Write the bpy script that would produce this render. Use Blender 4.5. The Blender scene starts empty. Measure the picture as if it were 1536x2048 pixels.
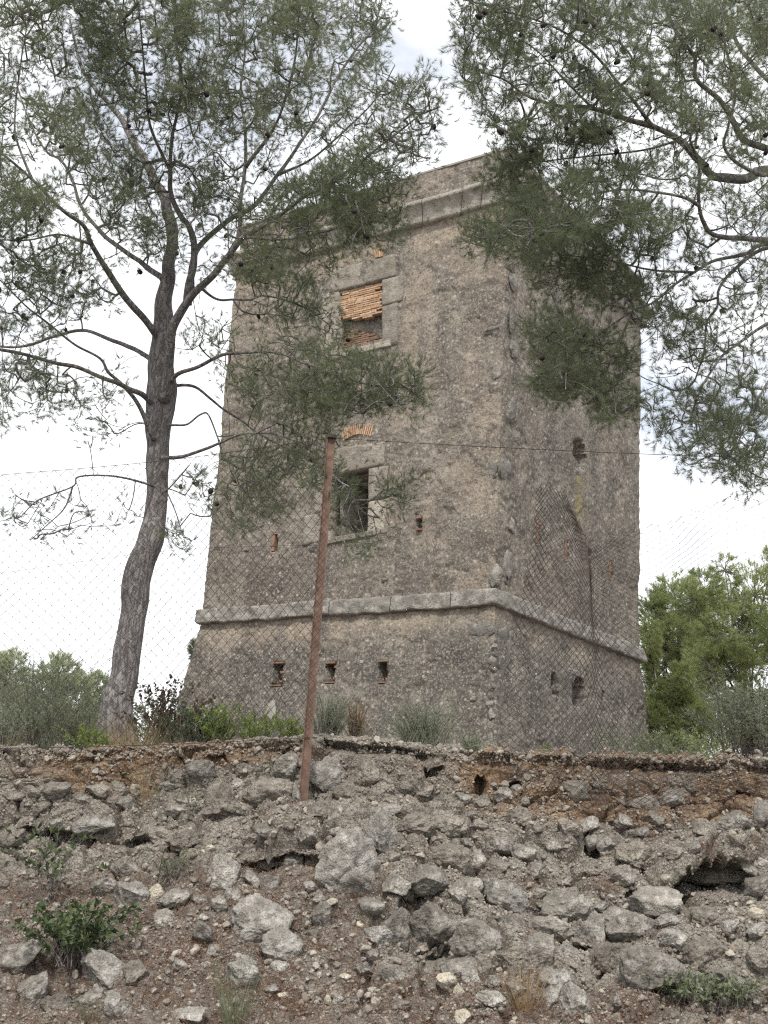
import bpy, math, random
import numpy as np
from mathutils import Matrix, Vector, kdtree
from math import radians as R
# ------------------------------------------------------------------ camera, sky, sun
sc = bpy.context.scene
COL = sc.collection
F_PX, PITCH, ROLL, EYE = 2445.6, 0.2632, 0.0611, 1.6
fw = np.array([0, math.cos(PITCH), math.sin(PITCH)]); rt0 = np.array([1., 0, 0]); up0 = np.cross(rt0, fw)
CR = rt0*math.cos(ROLL) + up0*math.sin(ROLL); CU = -rt0*math.sin(ROLL) + up0*math.cos(ROLL)
cd = bpy.data.cameras.new('camera'); cam = bpy.data.objects.new('camera', cd); COL.objects.link(cam)
cd.sensor_fit = 'VERTICAL'; cd.sensor_height = 24; cd.lens = F_PX/2048*24; cd.clip_start = .05; cd.clip_end = 3000
M4 = Matrix.Identity(4)
for i in range(3):
    M4[i][0] = CR[i]; M4[i][1] = CU[i]; M4[i][2] = -fw[i]
M4[2][3] = EYE
cam.matrix_world = M4
sc.camera = cam
sc.view_settings.view_transform = 'Standard'; sc.view_settings.look = 'None'
sc.view_settings.exposure = 0.62; sc.cycles.use_denoising = False; sc.cycles.filter_width = 1.25; sc.view_settings.gamma = 1.0
SUN_EL, SUN_AZ = R(52), R(-171)          # azimuth from +Y towards +X
w = bpy.data.worlds.new('World'); sc.world = w; w.use_nodes = True
nt = w.node_tree; nt.nodes.clear()
wo = nt.nodes.new('ShaderNodeOutputWorld'); bg = nt.nodes.new('ShaderNodeBackground')
sky = nt.nodes.new('ShaderNodeTexSky'); sky.sky_type = 'NISHITA'; sky.sun_disc = False
sky.sun_elevation = SUN_EL; sky.sun_rotation = SUN_AZ; sky.dust_density = 2.0
tcw = nt.nodes.new('ShaderNodeTexCoord')
mp = nt.nodes.new('ShaderNodeMapping'); mp.inputs['Scale'].default_value = (1.2, 1.2, 2.6)
nz = nt.nodes.new('ShaderNodeTexNoise'); nz.inputs['Scale'].default_value = 3.1; nz.inputs['Detail'].default_value = 7; nz.inputs['Roughness'].default_value = .55
rp = nt.nodes.new('ShaderNodeValToRGB'); rp.color_ramp.elements[0].position = .36; rp.color_ramp.elements[1].position = .50
rp.color_ramp.elements[0].color = (.52, .52, .52, 1)
sm = nt.nodes.new('ShaderNodeMix'); sm.data_type = 'RGBA'
sc_ = nt.nodes.new('ShaderNodeMix'); sc_.data_type = 'RGBA'; sc_.blend_type = 'MULTIPLY'; sc_.inputs[0].default_value = 1
sc_.inputs[7].default_value = (1, 1, 1, 1)
nt.links.new(tcw.outputs['Generated'], mp.inputs[0]); nt.links.new(mp.outputs[0], nz.inputs['Vector'])
nt.links.new(nz.outputs['Fac'], rp.inputs[0]); nt.links.new(rp.outputs[0], sm.inputs[0])
nt.links.new(sky.outputs[0], sm.inputs[6]); sm.inputs[7].default_value = (9.6, 9.75, 10.0, 1)   # bright cloud deck
nt.links.new(sm.outputs[2], bg.inputs[0]); bg.inputs[1].default_value = .1
nt.links.new(bg.outputs[0], wo.inputs[0])
sd = bpy.data.lights.new('sun', 'SUN'); sd.energy = 2.3; sd.angle = R(6); sd.color = (1, .95, .88)
so = bpy.data.objects.new('sun', sd); COL.objects.link(so)
sdir = Vector((math.cos(SUN_EL)*math.sin(SUN_AZ), math.cos(SUN_EL)*math.cos(SUN_AZ), math.sin(SUN_EL)))
so.rotation_euler = sdir.to_track_quat('Z', 'Y').to_euler()

# ------------------------------------------------------------------ helpers
rng = np.random.default_rng(7)
def nrm(v):
    return v/np.maximum(np.linalg.norm(v, axis=-1, keepdims=True), 1e-9)
def W(px, py, Y):
    """world point on the photo's ray (px,py) at distance Y along +y"""
    px, py, Y = np.broadcast_arrays(np.asarray(px, float), np.asarray(py, float), np.asarray(Y, float))
    d = fw + np.multiply.outer((px-768)/F_PX, CR) + np.multiply.outer((1024-py)/F_PX, CU)
    return d*(Y/d[..., 1])[..., None] + np.array([0, 0, EYE])
def proj(P):
    P = np.asarray(P) - np.array([0, 0, EYE])
    dz = np.maximum(P@fw, 1e-3)
    return 768 + F_PX*(P@CR)/dz, 1024 - F_PX*(P@CU)/dz
def hsh(i, j, k, s):
    h = (i.astype(np.int64)*374761393 + j.astype(np.int64)*668265263 + k.astype(np.int64)*2147483647 + s*974634777) & 0xffffffff
    h = ((h ^ (h >> 13))*1274126177) & 0xffffffff
    h = ((h ^ (h >> 16))*2246822519) & 0xffffffff
    return ((h ^ (h >> 15)) & 0xffffff)/float(0xffffff)
def vnoise(P, s=0):
    P = np.asarray(P, float); I = np.floor(P); f = P - I; f = f*f*(3-2*f); I = I.astype(np.int64)
    r = 0
    for dx in (0, 1):
        for dy in (0, 1):
            for dz in (0, 1):
                wgt = (f[..., 0] if dx else 1-f[..., 0])*(f[..., 1] if dy else 1-f[..., 1])*(f[..., 2] if dz else 1-f[..., 2])
                r = r + wgt*hsh(I[..., 0]+dx, I[..., 1]+dy, I[..., 2]+dz, s)
    return r*2-1
def fbm(P, o=4, s=0, g=.5):
    r = 0; a = 1; P = np.asarray(P, float)
    for i in range(o):
        r = r + a*vnoise(P, s+i); P = P*2.03+11.7; a *= g
    return r
def worley(u, v, s=0):
    I, J = np.floor(u).astype(np.int64), np.floor(v).astype(np.int64)
    f1 = np.full(u.shape, 9.); f2 = f1.copy(); idv = np.zeros(u.shape)
    z = np.zeros_like(I)
    for di in (-1, 0, 1):
        for dj in (-1, 0, 1):
            a, b = I+di, J+dj
            d = np.hypot(a+hsh(a, b, z, s)-u, b+hsh(a, b, z, s+1)-v)
            hid = hsh(a, b, z, s+2)
            m = d < f1
            f2 = np.where(m, f1, np.minimum(f2, d)); idv = np.where(m, hid, idv); f1 = np.where(m, d, f1)
    return f1, f2, idv
def sstep(a, b, x):
    t = np.clip((x-a)/(b-a), 0, 1); return t*t*(3-2*t)
def inpoly(x, y, poly):
    r = np.zeros(x.shape, bool); n = len(poly)
    for i in range(n):
        (x1, y1), (x2, y2) = poly[i], poly[(i+1) % n]
        if y1 == y2: continue
        c = ((y1 > y) != (y2 > y)) & (x < (x2-x1)*(y-y1)/(y2-y1)+x1)
        r ^= c
    return r
def mesh(name, V, Fs, mat, smooth=True, attrs=None):
    V = np.ascontiguousarray(V, dtype=np.float32)
    if not isinstance(Fs, list): Fs = [Fs]
    Fs = [np.asarray(f, np.int32) for f in Fs if len(f)]
    me = bpy.data.meshes.new(name)
    me.vertices.add(len(V)); me.vertices.foreach_set('co', V.ravel())
    nl = sum(f.size for f in Fs); npz = sum(len(f) for f in Fs)
    me.loops.add(nl); me.polygons.add(npz)
    me.loops.foreach_set('vertex_index', np.concatenate([f.ravel() for f in Fs]))
    st = []; o = 0
    for f in Fs:
        st.append(o+np.arange(len(f))*f.shape[1]); o += f.size
    me.polygons.foreach_set('loop_start', np.concatenate(st).astype(np.int32))
    me.polygons.foreach_set('use_smooth', np.full(npz, smooth))
    for k, a in (attrs or {}).items():
        at = me.attributes.new(k, 'FLOAT', 'POINT'); at.data.foreach_set('value', np.ascontiguousarray(a, dtype=np.float32))
    me.update(calc_edges=True)
    if mat: me.materials.append(mat)
    return me
def link(name, me, parent=None, loc=None):
    o = bpy.data.objects.new(name, me); COL.objects.link(o)
    if loc is not None: o.location = loc
    if parent is not None:
        o.parent = parent
        if loc is None:
            q, off = parent, Vector((0, 0, 0))
            while q is not None: off += Vector(q.location); q = q.parent
            o.location = -off
    return o
def tag(o, label, cat, group=None, kind=None):
    o['label'] = label; o['category'] = cat
    if group: o['group'] = group
    if kind: o['kind'] = kind
    return o
def empty(name, loc, label, cat, group=None):
    o = bpy.data.objects.new(name, None); COL.objects.link(o); o.location = loc
    return tag(o, label, cat, group)
class MB:
    def __init__(s): s.V = []; s.Q = []; s.T = []; s.n = 0; s.A = []
    def add(s, V, Q=None, T=None, a=0.):
        V = np.asarray(V, float).reshape(-1, 3)
        if Q is not None and len(Q): s.Q.append(np.asarray(Q)+s.n)
        if T is not None and len(T): s.T.append(np.asarray(T)+s.n)
        s.V.append(V); s.n += len(V); s.A.append(np.broadcast_to(np.asarray(a, float), (len(V),)))
    def mesh(s, name, mat, smooth=True):
        fs = []
        if s.Q: fs.append(np.concatenate(s.Q))
        if s.T: fs.append(np.concatenate(s.T))
        return mesh(name, np.concatenate(s.V), fs, mat, smooth, {'tint': np.concatenate(s.A)})
def gridq(n, m):
    i = np.arange(n-1)[:, None]*m + np.arange(m-1)[None]
    return np.stack([i, i+m, i+m+1, i+1], -1).reshape(-1, 4)
def tube(mb, P, r, sides=6, cap=True, a=0.):
    P = np.asarray(P, float); n = len(P); r = np.broadcast_to(np.asarray(r, float), (n,))
    T = nrm(np.gradient(P, axis=0)) if n > 2 else nrm(np.repeat((P[-1]-P[0])[None], n, 0))
    ref = np.array([0, 0, 1.]) if abs(T[0][2]) < .8 else np.array([1., 0, 0])
    N = np.zeros_like(P)
    x = nrm(np.cross(ref, T[0])); N[0] = x
    for i in range(1, n):
        x = x - T[i]*(x@T[i]); x = x/max(np.linalg.norm(x), 1e-9); N[i] = x
    B = np.cross(T, N); th = np.arange(sides)/sides*2*math.pi
    V = P[:, None] + r[:, None, None]*(N[:, None]*np.cos(th)[None, :, None] + B[:, None]*np.sin(th)[None, :, None])
    i = np.arange(n-1)[:, None]*sides; j = np.arange(sides)[None]; k = (j+1) % sides
    Q = np.stack([i+j, i+k, i+sides+k, i+sides+j], -1).reshape(-1, 4)
    V = V.reshape(-1, 3); Tt = None
    if cap:
        V = np.concatenate([V, P[-1:]+T[-1]*r[-1]*.3, P[:1]]); e = n*sides
        jj = np.arange(sides); kk = (jj+1) % sides
        Tt = np.concatenate([np.stack([(n-1)*sides+jj, (n-1)*sides+kk, np.full(sides, e)], -1), np.stack([kk, jj, np.full(sides, e+1)], -1)])
    mb.add(V, Q, Tt, a)
def box(mb, c, ax, ay, az, a=0.):
    """box with centre c and half-axis vectors"""
    c, ax, ay, az = [np.asarray(q, float) for q in (c, ax, ay, az)]
    V = np.array([c+sx*ax+sy*ay+sz*az for sx in (-1, 1) for sy in (-1, 1) for sz in (-1, 1)])
    mb.add(V, [[0, 1, 3, 2], [4, 6, 7, 5], [0, 4, 5, 1], [2, 3, 7, 6], [0, 2, 6, 4], [1, 5, 7, 3]], a=a)

# ------------------------------------------------------------------ materials
class NT:
    def __init__(s, name, rough=.9):
        s.m = bpy.data.materials.new(name); s.m.use_nodes = True; s.t = s.m.node_tree
        s.b = s.t.nodes['Principled BSDF']; s.b.inputs['Roughness'].default_value = rough
        s.b.inputs['Specular IOR Level'].default_value = .25
        s.tc = s.t.nodes.new('ShaderNodeTexCoord'); s.co = s.tc.outputs['Object']
    def put(s, i, v):
        if isinstance(v, bpy.types.NodeSocket): s.t.links.new(v, i)
        elif isinstance(v, (tuple, list)): i.default_value = (*v, 1) if len(v) == 3 and len(i.default_value) == 4 else v
        else: i.default_value = v
    def scale(s, k):
        n = s.t.nodes.new('ShaderNodeMapping'); n.inputs['Scale'].default_value = k; s.put(n.inputs[0], s.co); return n.outputs[0]
    def noise(s, sc, det=5, ro=.55, co=None, dist=0):
        n = s.t.nodes.new('ShaderNodeTexNoise'); s.put(n.inputs['Vector'], co or s.co)
        n.inputs['Scale'].default_value = sc; n.inputs['Detail'].default_value = det; n.inputs['Roughness'].default_value = ro; n.inputs['Distortion'].default_value = dist
        return n.outputs['Fac']
    def vor(s, sc, feat='F1', out='Distance', co=None, rnd=1):
        n = s.t.nodes.new('ShaderNodeTexVoronoi'); n.feature = feat; s.put(n.inputs['Vector'], co or s.co)
        n.inputs['Scale'].default_value = sc; n.inputs['Randomness'].default_value = rnd; return n.outputs[out]
    def ramp(s, f, stops):
        n = s.t.nodes.new('ShaderNodeValToRGB'); e = n.color_ramp.elements
        while len(e) < len(stops): e.new(.5)
        for q, (p, c) in zip(e, stops):
            q.position = p; q.color = (*c, 1) if isinstance(c, tuple) else (c, c, c, 1)
        s.put(n.inputs[0], f); return n.outputs[0]
    def mix(s, f, a, b, mode='MIX'):
        n = s.t.nodes.new('ShaderNodeMix'); n.data_type = 'RGBA'; n.blend_type = mode
        s.put(n.inputs[0], f); s.put(n.inputs[6], a); s.put(n.inputs[7], b); return n.outputs[2]
    def math(s, op, a, b=0.):
        n = s.t.nodes.new('ShaderNodeMath'); n.operation = op; s.put(n.inputs[0], a); s.put(n.inputs[1], b); return n.outputs[0]
    def attr(s, name):
        n = s.t.nodes.new('ShaderNodeAttribute'); n.attribute_name = name; return n.outputs['Fac']
    def rnd(s):
        return s.t.nodes.new('ShaderNodeObjectInfo').outputs['Random']
    def sepz(s):
        n = s.t.nodes.new('ShaderNodeSeparateColor'); return n
    def bump(s, h, st=.5, d=.02, prev=None):
        n = s.t.nodes.new('ShaderNodeBump'); n.inputs['Strength'].default_value = st; n.inputs['Distance'].default_value = d
        s.put(n.inputs['Height'], h)
        if prev: s.put(n.inputs['Normal'], prev)
        s.put(s.b.inputs['Normal'], n.outputs[0]); return n.outputs[0]
    def col(s, c): s.put(s.b.inputs['Base Color'], c); return s.m

def wall_mat(name, dark, mid, light):
    n = NT(name, .95)
    c = n.ramp(n.noise(1.3, 8, .65), [(.34, dark), (.5, mid), (.66, light)])
    fine = n.noise(9, 6, .7)
    c = n.mix(n.ramp(fine, [(.35, .75), (.5, 0.)]), c, tuple(.55*x for x in dark))
    oc = n.math('MULTIPLY', n.attr('ochre'), n.ramp(n.noise(2.2, 6, .65), [(.3, .25), (.62, 1.)]))
    c = n.mix(oc, c, (.315, .26, .20))
    lich = n.ramp(n.noise(1.1, 8, .72, co=n.scale((1.7, 1.7, .3))), [(.44, 0.), (.66, .8)])
    c = n.mix(n.math('MULTIPLY', lich, n.math('SUBTRACT', 1., n.attr('ochre'))), c, (.082, .076, .068))
    vc = n.vor(11, out='Color'); sep = n.sepz(); n.put(sep.inputs[0], vc)
    pd = n.ramp(n.vor(11), [(.28, 1.), (.42, 0.)])
    c = n.mix(n.math('MULTIPLY', pd, n.ramp(sep.outputs[0], [(.80, 0.), (.9, .75)])), c, (.40, .35, .29))
    vc2 = n.vor(34, out='Color'); sp2 = n.sepz(); n.put(sp2.inputs[0], vc2)
    c = n.mix(n.ramp(sp2.outputs[1], [(.55, 0.), (1., .6)]), c, (.34, .31, .265))
    c = n.mix(n.ramp(sp2.outputs[2], [(.6, 0.), (1., .65)]), c, (.06, .052, .046))
    c = n.mix(n.math('MULTIPLY', n.attr('moss'), n.ramp(n.noise(4, 5), [(.35, .1), (.65, .6)])), c, (.30, .24, .08))
    b = n.bump(n.vor(13), .3, .03); b = n.bump(n.noise(34, 9, .8), .35, .016, b); n.bump(n.vor(55), .6, .014, b)
    return n.col(c)
M_SHAFT = wall_mat('shaft_render', (.10, .088, .073), (.175, .155, .13), (.265, .237, .197))
M_PLINTH = wall_mat('plinth_render', (.062, .057, .05), (.115, .105, .09), (.205, .187, .158))
def stone_mat(name, a, b, lich=.5, lc=(.42, .41, .39), bs=1., sc=1.):
    n = NT(name, .92)
    c = n.ramp(n.noise(3*sc, 8, .62), [(.3, a), (.7, b)])
    c = n.mix(n.math('MULTIPLY', n.ramp(n.noise(6*sc, 9, .75), [(.5, 0.), (.62, 1.)]), lich), c, lc)
    c = n.mix(n.ramp(n.noise(14*sc, 7, .7), [(.3, .85), (.46, 0.)]), c, tuple(.28*x for x in a))
    c = n.mix(n.ramp(n.noise(60*sc, 4, .7), [(.35, .55), (.5, 0.)]), c, tuple(.4*x for x in a))
    hv = n.t.nodes.new('ShaderNodeHueSaturation'); n.put(hv.inputs['Color'], c)
    n.put(hv.inputs['Value'], n.math('ADD', n.math('MULTIPLY', n.rnd(), .5), .75))
    bb = n.bump(n.noise(12*sc, 9, .7), .7*bs, .05/sc); bb = n.bump(n.vor(38*sc), .5*bs, .02/sc, bb); n.bump(n.noise(90*sc, 4, .7), .6*bs, .008/sc, bb)
    return n.col(hv.outputs[0])
M_BLOCK = stone_mat('dressed_stone', (.20, .178, .145), (.335, .302, .252), .5, (.39, .365, .315), .7, .6)
M_COURSE = stone_mat('weathered_band_stone', (.125, .117, .103), (.235, .22, .195), .6, (.35, .34, .31), .9, .9)
M_CORN = stone_mat('cornice_stone', (.21, .195, .165), (.36, .335, .29), .4, (.46, .44, .40), .6, .6)
M_ROCK = stone_mat('grey_limestone', (.17, .155, .132), (.31, .287, .25), .8, (.46, .435, .40), 1.3, 2.0)
M_PALE = stone_mat('pale_limestone', (.22, .205, .18), (.38, .357, .32), .8, (.51, .49, .455), 1.3, 2.0)
M_CREAM = stone_mat('cream_limestone', (.36, .32, .24), (.5, .46, .38), .3, (.55, .53, .48), sc=2.2)
M_TAN = stone_mat('earthy_conglomerate', (.19, .168, .138), (.33, .30, .255), .45, (.44, .41, .36), 1.6, 2.2)
def brick_mat(name, c1, c2):
    n = NT(name, .9)
    c = n.mix(n.attr('tint'), c1, c2)
    c = n.mix(n.ramp(n.noise(20, 6, .7), [(.35, .7), (.55, 0.)]), c, (.12, .075, .05))
    n.bump(n.noise(45, 6, .7), .6, .02)
    return n.col(c)
M_BRICK = brick_mat('old_brick', (.36, .215, .125), (.55, .40, .27))
M_TERRA = brick_mat('terracotta', (.17, .105, .072), (.27, .17, .12))
n = NT('dark_interior', 1.); M_DARK = n.col((.03, .027, .024))
n = NT('grey_render', .9)
c = n.ramp(n.noise(5, 6), [(.3, (.22, .205, .19)), (.7, (.33, .31, .28))]); n.bump(n.noise(40, 6, .7), .5, .015); M_RENDER = n.col(c)
def bark_mat(name, a, b):
    n = NT(name, .95)
    st = n.scale((1, 1, .28))
    c = n.ramp(n.noise(9, 9, .7, co=st), [(.3, a), (.68, b)])
    rg_ = n.math('ABSOLUTE', n.math('SUBTRACT', n.noise(20, 5, .6, co=st, dist=.9), .5))
    c = n.mix(n.ramp(rg_, [(.0, .75), (.05, 0.)]), c, tuple(.35*x for x in a))
    c = n.mix(n.ramp(n.noise(42, 5, .7, co=st), [(.52, 0.), (.66, .6)]), c, tuple(min(1, 1.4*x) for x in b))
    bb = n.bump(n.ramp(rg_, [(0., 0.), (.09, 1.)]), .8, .015); n.bump(n.noise(60, 6, .7, co=st), .7, .01, bb)
    return n.col(c)
M_BARK = bark_mat('pine_bark', (.15, .136, .132), (.275, .255, .248))
M_TWIG = bark_mat('grey_twig', (.13, .115, .108), (.25, .225, .21))
def leaf_mat(name, c1, c2, tr=.35, rough=.65):
    n = NT(name, rough)
    c = n.mix(n.attr('tint'), c1, c2)
    n.put(n.b.inputs['Base Color'], c)
    t = n.t.nodes.new('ShaderNodeBsdfTranslucent'); n.put(t.inputs[0], c)
    mx = n.t.nodes.new('ShaderNodeMixShader'); mx.inputs[0].default_value = tr
    n.t.links.new(n.b.outputs[0], mx.inputs[1]); n.t.links.new(t.outputs[0], mx.inputs[2])
    n.t.links.new(mx.outputs[0], n.t.nodes['Material Output'].inputs[0])
    return n.m
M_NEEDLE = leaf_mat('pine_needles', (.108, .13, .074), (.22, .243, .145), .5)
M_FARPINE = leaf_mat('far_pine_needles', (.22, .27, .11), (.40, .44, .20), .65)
M_NEEDLE2 = leaf_mat('lime_pine_needles', (.19, .235, .085), (.34, .38, .15), .6)  # yellow-green needle colour of the young pine
M_OLIVE = leaf_mat('olive_leaves', (.12, .145, .085), (.25, .28, .17), .45)
M_GREYG = leaf_mat('grey_green_leaves', (.20, .23, .15), (.38, .41, .29), .5)
M_PALEG = leaf_mat('pale_tree_leaves', (.30, .34, .2), (.48, .52, .34), .65)
M_GREEN = leaf_mat('fresh_leaves', (.10, .15, .04), (.27, .35, .08), .45)
M_DARKLEAF = leaf_mat('dark_leaves', (.025, .045, .022), (.07, .105, .045), .2, .4)
M_BUSH = leaf_mat('bush_leaves', (.032, .056, .028), (.115, .145, .06), .25, .45)
M_REDLEAF = leaf_mat('reddish_leaves', (.06, .035, .03), (.11, .10, .05))
M_DRY = leaf_mat('dry_grass', (.26, .17, .08), (.42, .30, .16))
M_LITTER = leaf_mat('fallen_needles', (.10, .052, .033), (.235, .135, .085), .15)
n = NT('cone_scales', .85); M_CONE = n.col(n.ramp(n.vor(160), [(.0, (.05, .038, .032)), (.6, (.018, .014, .013))]))
n = NT('rusty_steel', .8)
c = n.ramp(n.noise(14, 8, .7), [(.3, (.07, .042, .032)), (.55, (.15, .095, .072)), (.75, (.23, .165, .13))])
n.bump(n.noise(60, 6), .5, .006); M_RUST = n.col(c)
n = NT('fence_wire', .75); M_WIRE = n.col(n.ramp(n.noise(8, 4), [(.35, (.028, .021, .02)), (.65, (.06, .045, .04))]))

# bank ground
n = NT('bank_soil', .97)
c = n.ramp(n.noise(5, 9, .68), [(.28, (.19, .17, .14)), (.5, (.32, .29, .245)), (.72, (.44, .405, .35))])
c = n.mix(n.math('MULTIPLY', n.attr('soil'), .75), c, n.ramp(n.noise(9, 8, .7), [(.3, (.14, .112, .092)), (.55, (.235, .20, .167)), (.75, (.35, .312, .27))]))
c = n.mix(n.math('MULTIPLY', n.attr('rust'), n.ramp(n.noise(10, 7, .7), [(.3, .45), (.5, 1.)])), c, n.ramp(n.noise(7, 6, .7), [(.33, (.10, .055, .036)), (.5, (.245, .15, .085)), (.68, (.42, .30, .17))]))
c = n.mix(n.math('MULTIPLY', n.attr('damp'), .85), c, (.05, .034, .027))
vc = n.vor(42, out='Color'); sp = n.sepz(); n.put(sp.inputs[0], vc)
c = n.mix(n.math('MULTIPLY', n.ramp(sp.outputs[0], [(.55, 0.), (.85, .7)]), n.ramp(n.vor(42), [(.3, 1.), (.48, .2)])), c, (.34, .315, .28))
c = n.mix(n.ramp(n.vor(42, feat='DISTANCE_TO_EDGE'), [(.0, .7), (.12, 0.)]), c, (.06, .05, .042))
c = n.mix(n.ramp(n.noise(24, 7, .75), [(.33, .7), (.47, 0.)]), c, (.055, .047, .04))
bb = n.bump(n.vor(42), .7, .022); bb = n.bump(n.noise(28, 9, .75), .9, .03, bb); n.bump(n.noise(150, 5, .7), .7, .006, bb)
M_BANK = n.col(c)

# ------------------------------------------------------------------ the bank (ground, one sheet)
def lip_z(x):
    px = np.array([-900, 0, 100, 300, 500, 640, 760, 850, 950, 1100, 1300, 1536, 2400]); py = np.array([1470, 1492, 1500, 1492, 1478, 1470, 1478, 1492, 1499, 1506, 1511, 1517, 1540.])
    P = W(px, py, 8.4); return np.interp(x, P[:, 0], P[:, 2])
xs = np.concatenate([-3.15-np.geomspace(.02, 60, 46)[::-1], np.linspace(-3.15, 3.15, 760), 3.15+np.geomspace(.02, 60, 46)])
prof = np.array([(-90, -1.62), (-20, -1.6), (0, -1.6), (3.5, -1.58), (4.6, -1.45), (5.4, -1.12), (6.3, -.78), (6.95, -.42), (7.5, -.05), (7.85, .22), (8.08, .42), (8.22, .60), (8.32, .70), (8.5, .745), (8.9, .72), (10, .72), (13, .75), (20, .9), (45, 1.0), (400, 1.0)])
cs = np.concatenate([np.linspace(0, 3, 8)[:-1], np.linspace(3, 5, 24)[:-1], np.linspace(5, 14.6, 470)[:-1], np.linspace(14.6, 16, 40)[:-1], np.linspace(16, 19, 12)])
py_ = np.interp(cs, np.arange(len(prof)), prof[:, 0]); pz_ = np.interp(cs, np.arange(len(prof)), prof[:, 1])
kk = np.ones(9)/9
sm_ = (cs > 4) & (cs < 15.5)
py2 = np.convolve(np.pad(py_, 4, 'edge'), kk, 'valid'); pz2 = np.convolve(np.pad(pz_, 4, 'edge'), kk, 'valid')
py_ = np.where(sm_, py2, py_); pz_ = np.where(sm_, pz2, pz_)
X, S = np.meshgrid(xs, cs, indexing='ij')
Yb = np.broadcast_to(py_, X.shape).copy(); Zb = np.broadcast_to(pz_, X.shape).copy()
dl = (lip_z(xs)-EYE-.745)[:, None]
wl = sstep(-1.2, .6, Zb)*(1-sstep(12, 40, Yb))
Zb = Zb + dl*wl
tn = np.stack([np.gradient(py_), np.gradient(pz_)], -1); tn = nrm(tn)
NY, NZ = -tn[:, 1][None], tn[:, 0][None]
P0 = np.stack([X, Yb, Zb+EYE], -1)
PX, PY = proj(P0)
vis = sstep(3.4, 4.8, Yb)*(1-sstep(9.2, 14, Yb))
arc = np.concatenate([[0], np.cumsum(np.hypot(np.diff(py_), np.diff(pz_)))]); Ar = np.broadcast_to(arc, X.shape)
wx = X + .05*fbm(np.stack([X*3, Ar*3, X*0], -1), 3, 90); wa = Ar + .05*fbm(np.stack([X*3, Ar*3, X*0+5], -1), 3, 91)
softL = sstep(900, 500, PX)*sstep(1690, 1760, PY)          # left foot: soil and litter rather than packed stones
up_ = sstep(1640, 1570, PY)                                  # earthy crust under the lip
D = .16*fbm(np.stack([X*.9, Ar*.9, X*0], -1), 3, 3)
f1, f2, i1 = worley(wx*3.1, wa*3.6, 11)
cob = (np.sqrt(np.clip(1-f1**2, 0, 1))-.6)*(.45+.75*i1)*.13
gro = -sstep(.13, 0., f2-f1)*.07
D += (cob+gro)*(1-.75*softL)*(1-.55*up_)
f1, f2, i2 = worley(wx*8.3, wa*9., 21)
D += ((np.sqrt(np.clip(1-f1**2, 0, 1))-.6)*(.2+i2)*.05 - sstep(.12, 0., f2-f1)*.022)*(1-.4*softL)
f1, f2, i3 = worley(X*24, Ar*25, 31)
D += (np.sqrt(np.clip(1-f1**2, 0, 1))-.6)*(.2+i3)*(.016+.014*up_)
f1, f2, i4 = worley(X*46, Ar*46, 37)
D += (np.sqrt(np.clip(1-f1**2, 0, 1))-.6)*(i4)*.010
D += .028*fbm(np.stack([X*7, Ar*7, X*0], -1), 5, 41, .6)
def blob(cx, cy, rx, ry, p=2):
    jx = 9*vnoise(np.stack([X*9, Ar*9, X*0], -1), 51); jy = 7*vnoise(np.stack([X*9, Ar*9, X*0+9], -1), 52)
    return np.clip(1-((PX+jx-cx)/rx)**2-((PY+jy-cy)/ry)**2, 0, 1)
for cx, cy, rx, ry, d in [(590, 1672, 85, 42, .16), (440, 1600, 90, 60, .06), (545, 1590, 60, 45, .08), (150, 1600, 190, 50, .07), (1440, 1745, 130, 34, .14),
                          (1120, 1790, 120, 40, .08), (1000, 1700, 200, 60, .05), (760, 1655, 50, 70, .05)]:
    D += d*np.sqrt(blob(cx, cy, rx, ry))
DY = np.zeros_like(D)
for cx, cy, rx, ry, d in [(1398, 1798, 66, 34, .42), (1475, 1795, 46, 26, .30), (905, 1912, 55, 22, .22), (832, 1822, 34, 22, .16), (165, 1662, 170, 13, .16),
                          (560, 1733, 90, 14, .16), (870, 1544, 24, 9, .12), (966, 1566, 13, 18, .14), (1028, 1572, 14, 18, .1), (1190, 1694, 26, 14, .12),
                          (1105, 1872, 22, 16, .15), (985, 1826, 22, 14, .15), (1300, 1850, 26, 14, .15), (1165, 1935, 24, 20, .15), (560, 1605, 20, 14, .08),
                          (1470, 1740, 20, 20, .12), (945, 1830, 18, 18, .12), (340, 1690, 20, 8, .08), (1270, 1775, 20, 12, .1), (1480, 1585, 20, 7, .1)]:
    DY += d*sstep(0, .5, blob(cx, cy, rx, ry))
# dark slot just under the crumbling lip
slot = sstep(14, 0, np.abs(PY-(np.interp(PX, [0, 300, 500, 640, 760, 950, 1300, 1536], [1525, 1508, 1494, 1490, 1494, 1512, 1528, 1536])+5*vnoise(np.stack([X*6, X*0, X*0], -1), 61))))

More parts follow.
